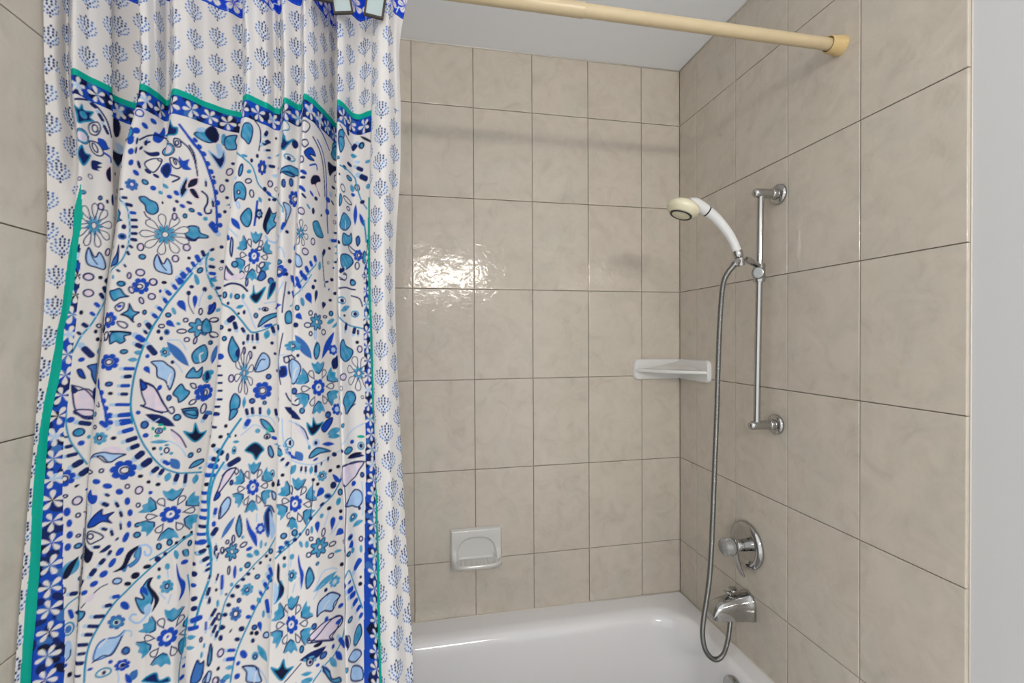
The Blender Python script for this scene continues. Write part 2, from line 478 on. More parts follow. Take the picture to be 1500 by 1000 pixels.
put('knob_core', v, f, M_CHROME, kb, angle=40)
v, f = lathe((kx + .0015, vc.y, vc.z), (-1, 0, 0), [(0, .0230), (.0012, .0236), (.0024, .0230)], 40)
put('knob_ring', v, f, M_DARK, kb, angle=40)

# ------------------------------------------------------------------ tub spout
sc_ = Vector((XR, 1.193, -.785))
spout = empty('tub_spout', sc_, 'chrome tub spout with pull-up diverter below the mixer valve', 'tub spout')
def spout_sec(x, w, zt, zb, rt):
    # arch-topped section
    pts = []
    h = zt - zb
    for k in range(25):
        a = math.pi * k / 24
        pts.append((x, sc_.y + w * math.cos(a), zt - rt + rt * math.sin(a)))
    pts += [(x, sc_.y - w, zb + .004), (x, sc_.y - w + .004, zb), (x, sc_.y + w - .004, zb), (x, sc_.y + w, zb + .004)]
    return pts
secs = [spout_sec(XR, .0335, -.7465, -.8230, .034), spout_sec(XR - .008, .0335, -.7465, -.8230, .034), spout_sec(XR - .012, .0315, -.7490, -.8215, .032),
        spout_sec(XR - .05, .0300, -.7520, -.8190, .028), spout_sec(XR - .080, .0275, -.7570, -.8160, .024), spout_sec(XR - .100, .0255, -.7625, -.8135, .020),
        spout_sec(XR - .112, .0245, -.7690, -.8120, .017), spout_sec(XR - .120, .0235, -.7770, -.8110, .015), spout_sec(XR - .1255, .0220, -.7870, -.8105, .012),
        spout_sec(XR - .128, .0205, -.7960, -.8100, .007)]
v, f = loft(secs)
put('body', v, f, M_CHROME, spout, angle=50)
dx = XR - .060
v, f = lathe((dx, sc_.y, -.755), (0, 0, 1), [(-.003, .0105), (.002, .0105), (.003, .0050), (.012, .0046)], 20)
dv = put('diverter_stem', v, f, M_CHROME, spout, angle=40)
v, f = join(lathe((dx - .011, sc_.y - .004, -.7415), (.35, .15, 1), [(-.0024, .004), (-.0020, .0100), (0, .0125), (.0020, .0100), (.0024, .003)], 24),
            lathe((dx + .010, sc_.y + .004, -.7395), (-.20, -.10, 1), [(-.0024, .004), (-.0020, .0110), (0, .0138), (.0020, .0110), (.0024, .003)], 24))
put('diverter_knob', v, f, M_CHROME, dv)

# ------------------------------------------------------------------ corner shelf
shelf = empty('corner_shelf', (XR, YB, -.156), 'white ceramic corner shelf fixed where the back and right walls meet', 'shelf')
za, zb_ = -.0805, -.1560
def plate(u0, u1, z0, z1, r, depth, to3):
    L0 = rrect(u0, u1, z0, z1, r, 6)
    Li = rrect(u0 + .004, u1 - .004, z0 + .004, z1 - .004, max(r - .004, .001), 6)
    return loft([[to3(a, 0, b) for a, b in L0], [to3(a, depth * .6, b) for a, b in L0], [to3(a, depth, b) for a, b in Li]])
v, f = plate(.7505, XR + .0, zb_, za, .018, .013, lambda u, d, z: (u, YB - d, z))
put('back_flange', v, f, M_SHELF, shelf, angle=50)
v, f = plate(1.3680, YB, zb_, za, .018, .013, lambda u, d, z: (XR - d, u, z))
put('side_flange', v, f, M_SHELF, shelf, angle=50)
zt = -.1150
def front(t, ins):
    a = Vector((.7570, YB - .006)); b = Vector((XR - .006, 1.3760)); c = Vector((XR, YB))
    n = Vector((b.y - a.y, a.x - b.x)).normalized()
    if n.dot(a - c) < 0: n = -n
    return a.lerp(b, t) + n * (.020 * math.sin(math.pi * t) ** .8 - ins)
NS_, NT_ = 33, 10
V, F = [], []
corner = Vector((XR - .009, YB - .009))
rows_ = [('t', k / NT_) for k in range(NT_, -1, -1)] + [('e', k) for k in range(4)] + [('b', k / NT_) for k in range(NT_ + 1)]
for kind, t in rows_:
    for i in range(NS_):
        q = i / (NS_ - 1); p = front(q, 0)
        if kind == 'e':
            p = front(q, -(.0035, .0050, .0050, .0035)[t]); z = zt - (.0010, .0035, .0080, .0110)[t]
        else:
            p = p.lerp(corner, t)
            lift = .026 * t ** 1.4 if kind == 't' else -.016 * t - .0120
            z = zt + lift + (.0 if kind == 'b' else -.0025 * math.sin(math.pi * min(t * 2.5, 1)))
        V.append((p.x, p.y, z))
m_ = len(rows_)
F = [(r * NS_ + i, r * NS_ + i + 1, (r + 1) * NS_ + i + 1, (r + 1) * NS_ + i) for r in range(m_ - 1) for i in range(NS_ - 1)]
put('shelf_plate', V, F, M_SHELF, shelf, angle=70)

# ------------------------------------------------------------------ soap dish
sx0, sx1, sz1, sz0 = .0905, .2665, -.6430, -.7900
soap = empty('soap_dish', ((sx0 + sx1) / 2, YB, sz0), 'white ceramic wall soap dish with arched recess and ridged tray', 'soap dish')
nx, NS = 81, 61
def sstep(a, b, x):
    t = min(max((x - a) / (b - a), 0), 1); return t * t * (3 - 2 * t)
zk = -.7420                                    # level of the tray
pr = []                                        # (depth, z, tray weight) down the face
V = []
for i in range(nx):
    u = i / (nx - 1); x = sx0 + (sx1 - sx0) * u; c = 2 * u - 1
    env = (1 - abs(c) ** 4) ** .6 if abs(c) < 1 else 0.0
    row = []
    edge = sstep(0, .006, min(x - sx0, sx1 - x))
    # face from the top edge down to the tray
    for k in range(33):
        w = k / 32; z = sz1 + (zk - sz1) * w
        top = sstep(0, .006, sz1 - z)
        d = .002 + .011 * min(top, edge)
        # arched pocket
        ax_ = (x - (sx0 + sx1) / 2) / ((sx1 - sx0) * .385); az = (z - zk) / .0690
        rho = (abs(ax_) ** 3.0 + max(az, 0) ** 2.3)
        d -= .009 * (1 - sstep(.86, 1.02, rho))
        d += .020 * env * sstep(.55, 1.0, w) ** 3 * (sstep(.80, 1.05, abs(ax_)))
        row.append((d, z))
    dp = .052 * env + .012 * edge             # depth of the tray's front lip
    d0, z0 = row[-1]
    inside = 1 - sstep(.80, 1.0, abs(c) * 1.12)
    for k in range(1, 19):                     # tray floor, running out and slightly down
        w = k / 18
        d = d0 + (dp - .006 - d0) * w
        rid = .0034 * inside * sstep(.10, .25, w) * (1 - sstep(.84, .95, w)) * (.5 + .5 * math.cos((x - sx0) / .0125 * 2 * math.pi))
        row.append((d, z0 - .004 * math.sin(math.pi * min(w, 1) * .5) * inside + rid - .003 * inside * (1 - sstep(.8, 1, w))))
    zf = z0
    for k in range(1, 10):                     # lip and front, curling back under to the wall
        w = k / 9
        a = w * math.pi * .5
        row.append((dp - .006 + .006 * math.sin(min(a * 2.2, math.pi / 2)) - (dp - .002) * max(0, (w - .35) / .65) ** 1.3,
                    zf - (.004 + (zf - .004 - sz0) * w) * (w > 0) * w ** .6))
    for d, z in row: V.append((x, YB - max(d, 0), z))
m = len(V) // nx
F = [(i * m + k, (i + 1) * m + k, (i + 1) * m + k + 1, i * m + k + 1) for i in range(nx - 1) for k in range(m - 1)]
put('dish', V, F, M_CERAMIC, soap, angle=70)

# ------------------------------------------------------------------ vanity lamp on the wall behind the camera
van = empty('vanity_lamp', (.26, YF, VANITY_Z), 'vanity lamp bar with five frosted globe bulbs behind the camera', 'lamp')
v, f = box(-.07, .59, YF, YF + .025, VANITY_Z - .05, VANITY_Z + .05)
put('back_plate', v, f, M_CHROME, van, smooth=False)
for x in BULB_XS:
    v, f = lathe((x, YF + .025, VANITY_Z), (0, 1, 0), [(0, .028), (.02, .026), (.022, .018)], 24)
    put('socket', v, f, M_CHROME, van, angle=40)
    v, f = lathe((x, YF + .047, VANITY_Z), (0, 1, 0), [(-.002, .018), (.006, .031), (.022, .047), (.052, .055), (.082, .047), (.098, .030), (.107, .004)], 28)
    put('bulb', v, f, M_BULB, van)

# ------------------------------------------------------------------ shower curtain: the hanging surface
# rows: height | X of 29 fold knots (0.1 mm) | Y of the knots (0.1 mm)
KNOTS = """
0.640 | -5639 -5518 -5564 -5305 -5138 -4983 -5063 -4834 -4481 -4338 -4220 -4034 -3659 -3183 -2942 -2680 -2461 -2288 -2066 -1926 -1724 -1529 -1380 -1130 -802 -753 -518 -311 -178 | 8380 8440 8808 8447 8626 8839 9032 9250 8677 8848 9074 8766 9008 9264 8729 8861 9070 8724 8867 8558 8877 9374 8627 8998 8872 8726 8614 8796 8852
0.560 | -5640 -5528 -5545 -5233 -5097 -4975 -5083 -4892 -4452 -4333 -4253 -4020 -3672 -3217 -2929 -2680 -2475 -2279 -2067 -1910 -1727 -1552 -1373 -1137 -842 -800 -576 -400 -330 | 8380 8440 8764 8319 8543 8809 9050 9323 8606 8820 9103 8718 9021 9340 8671 8836 9097 8666 8844 8458 8856 9477 8544 9007 8850 8662 8518 8752 8824
0.410 | -5640 -5528 -5525 -5238 -5102 -4981 -5098 -4908 -4439 -4339 -4258 -4027 -3679 -3224 -2926 -2688 -2472 -2276 -2075 -1918 -1735 -1561 -1381 -1170 -875 -819 -583 -397 -340 | 8380 8440 8720 8299 8523 8789 9030 9303 8586 8800 9080 8700 9001 9320 8651 8816 9077 8646 8824 8438 8836 9457 8524 8987 8830 8620 8460 8720 8800
0.300 | -5627 -5505 -5409 -5158 -5063 -4962 -5073 -5075 -4660 -4463 -4255 -4219 -3720 -3306 -3043 -2795 -2513 -2332 -2121 -1988 -1794 -1570 -1397 -1185 -903 -846 -600 -427 -358 | 8380 8440 8664 8294 8499 8752 8980 9239 8558 8762 8855 8843 8944 9232 8620 8777 9025 8615 8785 8418 8796 9387 8500 8940 8791 8580 8420 8680 8760
0.180 | -5619 -5488 -5322 -5275 -5107 -4957 -5036 -5109 -4774 -4549 -4263 -4236 -3806 -3412 -3165 -2896 -2545 -2356 -2173 -2047 -1848 -1572 -1391 -1196 -906 -861 -627 -480 -436 | 8360 8420 8445 8401 8502 8702 8892 9110 8549 8710 8781 8789 8868 9124 8579 8719 8942 8584 8727 8398 8736 9265 8471 8865 8732 8520 8360 8620 8700
0.060 | -5629 -5490 -5370 -5343 -5182 -5033 -5087 -5127 -4876 -4562 -4245 -4218 -3820 -3455 -3243 -2982 -2517 -2382 -2199 -2110 -1893 -1572 -1378 -1213 -881 -839 -619 -496 -452 | 8300 8360 8356 8356 8450 8610 8735 8871 8487 8616 8677 8684 8752 8976 8508 8623 8806 8523 8613 8434 8637 9072 8403 8750 8633 8442 8298 8532 8604
-0.125 | -5635 -5589 -5490 -5464 -5288 -5096 -5126 -5157 -4979 -4675 -4268 -4241 -3850 -3508 -3318 -2986 -2451 -2354 -2185 -2133 -1867 -1485 -1334 -1153 -830 -789 -575 -417 -385 | 8110 8170 8179 8179 8291 8425 8507 8589 8323 8430 8482 8488 8546 8738 8337 8435 8592 8363 8411 8376 8447 8820 8245 8546 8444 8263 8127 8348 8416
-0.310 | -5654 -5587 -5496 -5479 -5275 -5119 -5144 -5158 -4999 -4720 -4275 -4249 -3915 -3668 -3486 -3032 -2433 -2345 -2169 -2119 -1783 -1374 -1263 -1070 -789 -751 -531 -363 -296 | 7900 7960 7975 7975 8097 8217 8287 8356 8126 8222 8266 8271 8320 8480 8145 8228 8359 8162 8205 8176 8238 8549 8050 8328 8234 8064 7936 8144 8208
-0.500 | -5636 -5557 -5457 -5441 -5225 -5104 -5130 -5146 -4992 -4684 -4207 -4181 -3857 -3703 -3531 -3054 -2474 -2379 -2169 -2120 -1743 -1337 -1217 -997 -746 -709 -485 -276 -188 | 7670 7730 7739 7739 7853 7960 8027 8096 7878 7964 8004 8008 8052 8196 7895 7969 8087 7902 7945 7916 7978 8289 7790 8068 7974 7804 7676 7884 7948
-0.620 | -5640 -5579 -5452 -5436 -5189 -5073 -5099 -5116 -4961 -4660 -4193 -4168 -3850 -3681 -3509 -3060 -2483 -2388 -2182 -2124 -1724 -1303 -1185 -968 -710 -674 -454 -236 -149 | 7600 7660 7641 7641 7713 7820 7887 7956 7738 7824 7864 7868 7912 8056 7755 7829 7947 7762 7805 7776 7838 8149 7650 7928 7834 7664 7536 7744 7808
-0.800 | -5640 -5579 -5452 -5436 -5189 -5073 -5099 -5116 -4961 -4660 -4193 -4168 -3850 -3681 -3509 -3060 -2483 -2388 -2182 -2124 -1724 -1303 -1185 -968 -710 -674 -454 -236 -149 | 7422 7473 7457 7457 7518 7609 7666 7724 7540 7612 7646 7650 7687 7800 7554 7617 7717 7560 7596 7571 7624 7800 7465 7701 7621 7476 7368 7544 7599
-0.950 | -5640 -5579 -5452 -5436 -5189 -5073 -5099 -5116 -4961 -4660 -4193 -4168 -3850 -3681 -3509 -3060 -2483 -2388 -2182 -2124 -1724 -1303 -1185 -968 -710 -674 -454 -236 -149 | 7302 7353 7337 7337 7398 7489 7546 7604 7420 7492 7526 7530 7567 7690 7434 7497 7597 7440 7476 7451 7504 7768 7345 7581 7501 7356 7248 7424 7479
-1.200 | -5640 -5579 -5452 -5436 -5189 -5073 -5099 -5116 -4961 -4660 -4193 -4168 -3850 -3681 -3509 -3060 -2483 -2388 -2182 -2124 -1724 -1303 -1185 -968 -710 -674 -454 -236 -149 | 7242 7293 7277 7277 7338 7429 7486 7544 7360 7432 7466 7470 7507 7630 7374 7437 7537 7380 7416 7391 7444 7708 7285 7521 7441 7296 7188 7364 7419
"""
def _pchip(x, y, q):
    """smooth monotone-ish cubic through (x, y) along axis 0, evaluated at q"""
    x = np.asarray(x, float); y = np.asarray(y, float)
    h = np.diff(x); d = (y[1:] - y[:-1]) / h.reshape(-1, *([1] * (y.ndim - 1)))
    m = np.empty_like(y); m[0] = d[0]; m[-1] = d[-1]
    w = (h[1:] / (h[1:] + h[:-1])).reshape(-1, *([1] * (y.ndim - 1)))
    m[1:-1] = d[:-1] * w + d[1:] * (1 - w)
    i = np.clip(np.searchsorted(x, q, side='right') - 1, 0, len(x) - 2)
    sh = (-1, *([1] * (y.ndim - 1)))
    t = ((q - x[i]) / h[i]).reshape(sh); hh = h[i].reshape(sh)
    return ((2 * t ** 3 - 3 * t ** 2 + 1) * y[i] + (t ** 3 - 2 * t ** 2 + t) * hh * m[i]
            + (-2 * t ** 3 + 3 * t ** 2) * y[i + 1] + (t ** 3 - t ** 2) * hh * m[i + 1])

def curtain_surface(step=.00128):
    zs, KX, KY = [], [], []
    for line in KNOTS.strip().splitlines():
        a, b, c = line.split('|')
        zs.append(float(a)); KX.append([int(v) * 1e-4 for v in b.split()]); KY.append([int(v) * 1e-4 for v in c.split()])
    zs = np.array(zs)[::-1]; KX = np.array(KX)[::-1]; KY = np.array(KY)[::-1]
    Z = np.concatenate([np.arange(.640, -.622, -step), np.linspace(-.6245, -1.20, 210)])
    X = _pchip(zs, KX, Z); Y = _pchip(zs, KY, Z)            # rows x knots
    nk = X.shape[1]
    ch = np.hypot(np.diff(X, axis=1), np.diff(Y, axis=1))
    chm = np.maximum(ch.max(0), .002); chmean = np.maximum(ch.mean(0), .002)
    tk = np.concatenate([[0], np.cumsum(np.sqrt(ch.mean(0)))])
    back = {7, 10, 13, 16, 18, 21, 24}                    # spans that double back out of sight
    U = []
    for k in range(nk - 1):
        n = max(3, int(math.ceil((.45 * chm[k] + .55 * chmean[k]) * 1.03 / (step * (2.0 if k in back else 1)))))
        U += list(k + np.arange(n) / n)
    U.append(nk - 1.0); U = np.array(U)
    tq = np.interp(U, np.arange(nk), tk)
    PX = _pchip(tk, X.T, tq).T; PY = _pchip(tk, Y.T, tq).T   # rows x columns
    # soft gathers and creases
    s = np.interp(U, np.arange(nk), np.concatenate([[0], np.cumsum(ch.mean(0))]))[None, :]
    zz = Z[:, None]
    top = np.clip((zz - .30) / .3, 0, 1)
    g = (.0016 * np.sin(s * 165 + 2.2 * np.sin(zz * 5 + s * 9)) + .0012 * np.sin(s * 290 + zz * 7)) * (.35 + 1.1 * top)
    g += .0016 * np.sin(s * 60 + zz * 9 + 1.5 * np.sin(zz * 13)) + .0009 * np.sin(zz * 38 + s * 45 + 3 * np.sin(s * 21))
    fade = np.clip(np.minimum(U, nk - 1 - U) / 1.0, 0, 1)[None, :]
    PY = PY + g * fade
    dS = np.hypot(np.diff(PX, axis=1), np.diff(PY, axis=1))
    S = np.concatenate([np.zeros((len(Z), 1)), np.cumsum(dS, axis=1)], axis=1) * 1000.0   # arc length in mm
    return U, Z, PX, PY, S

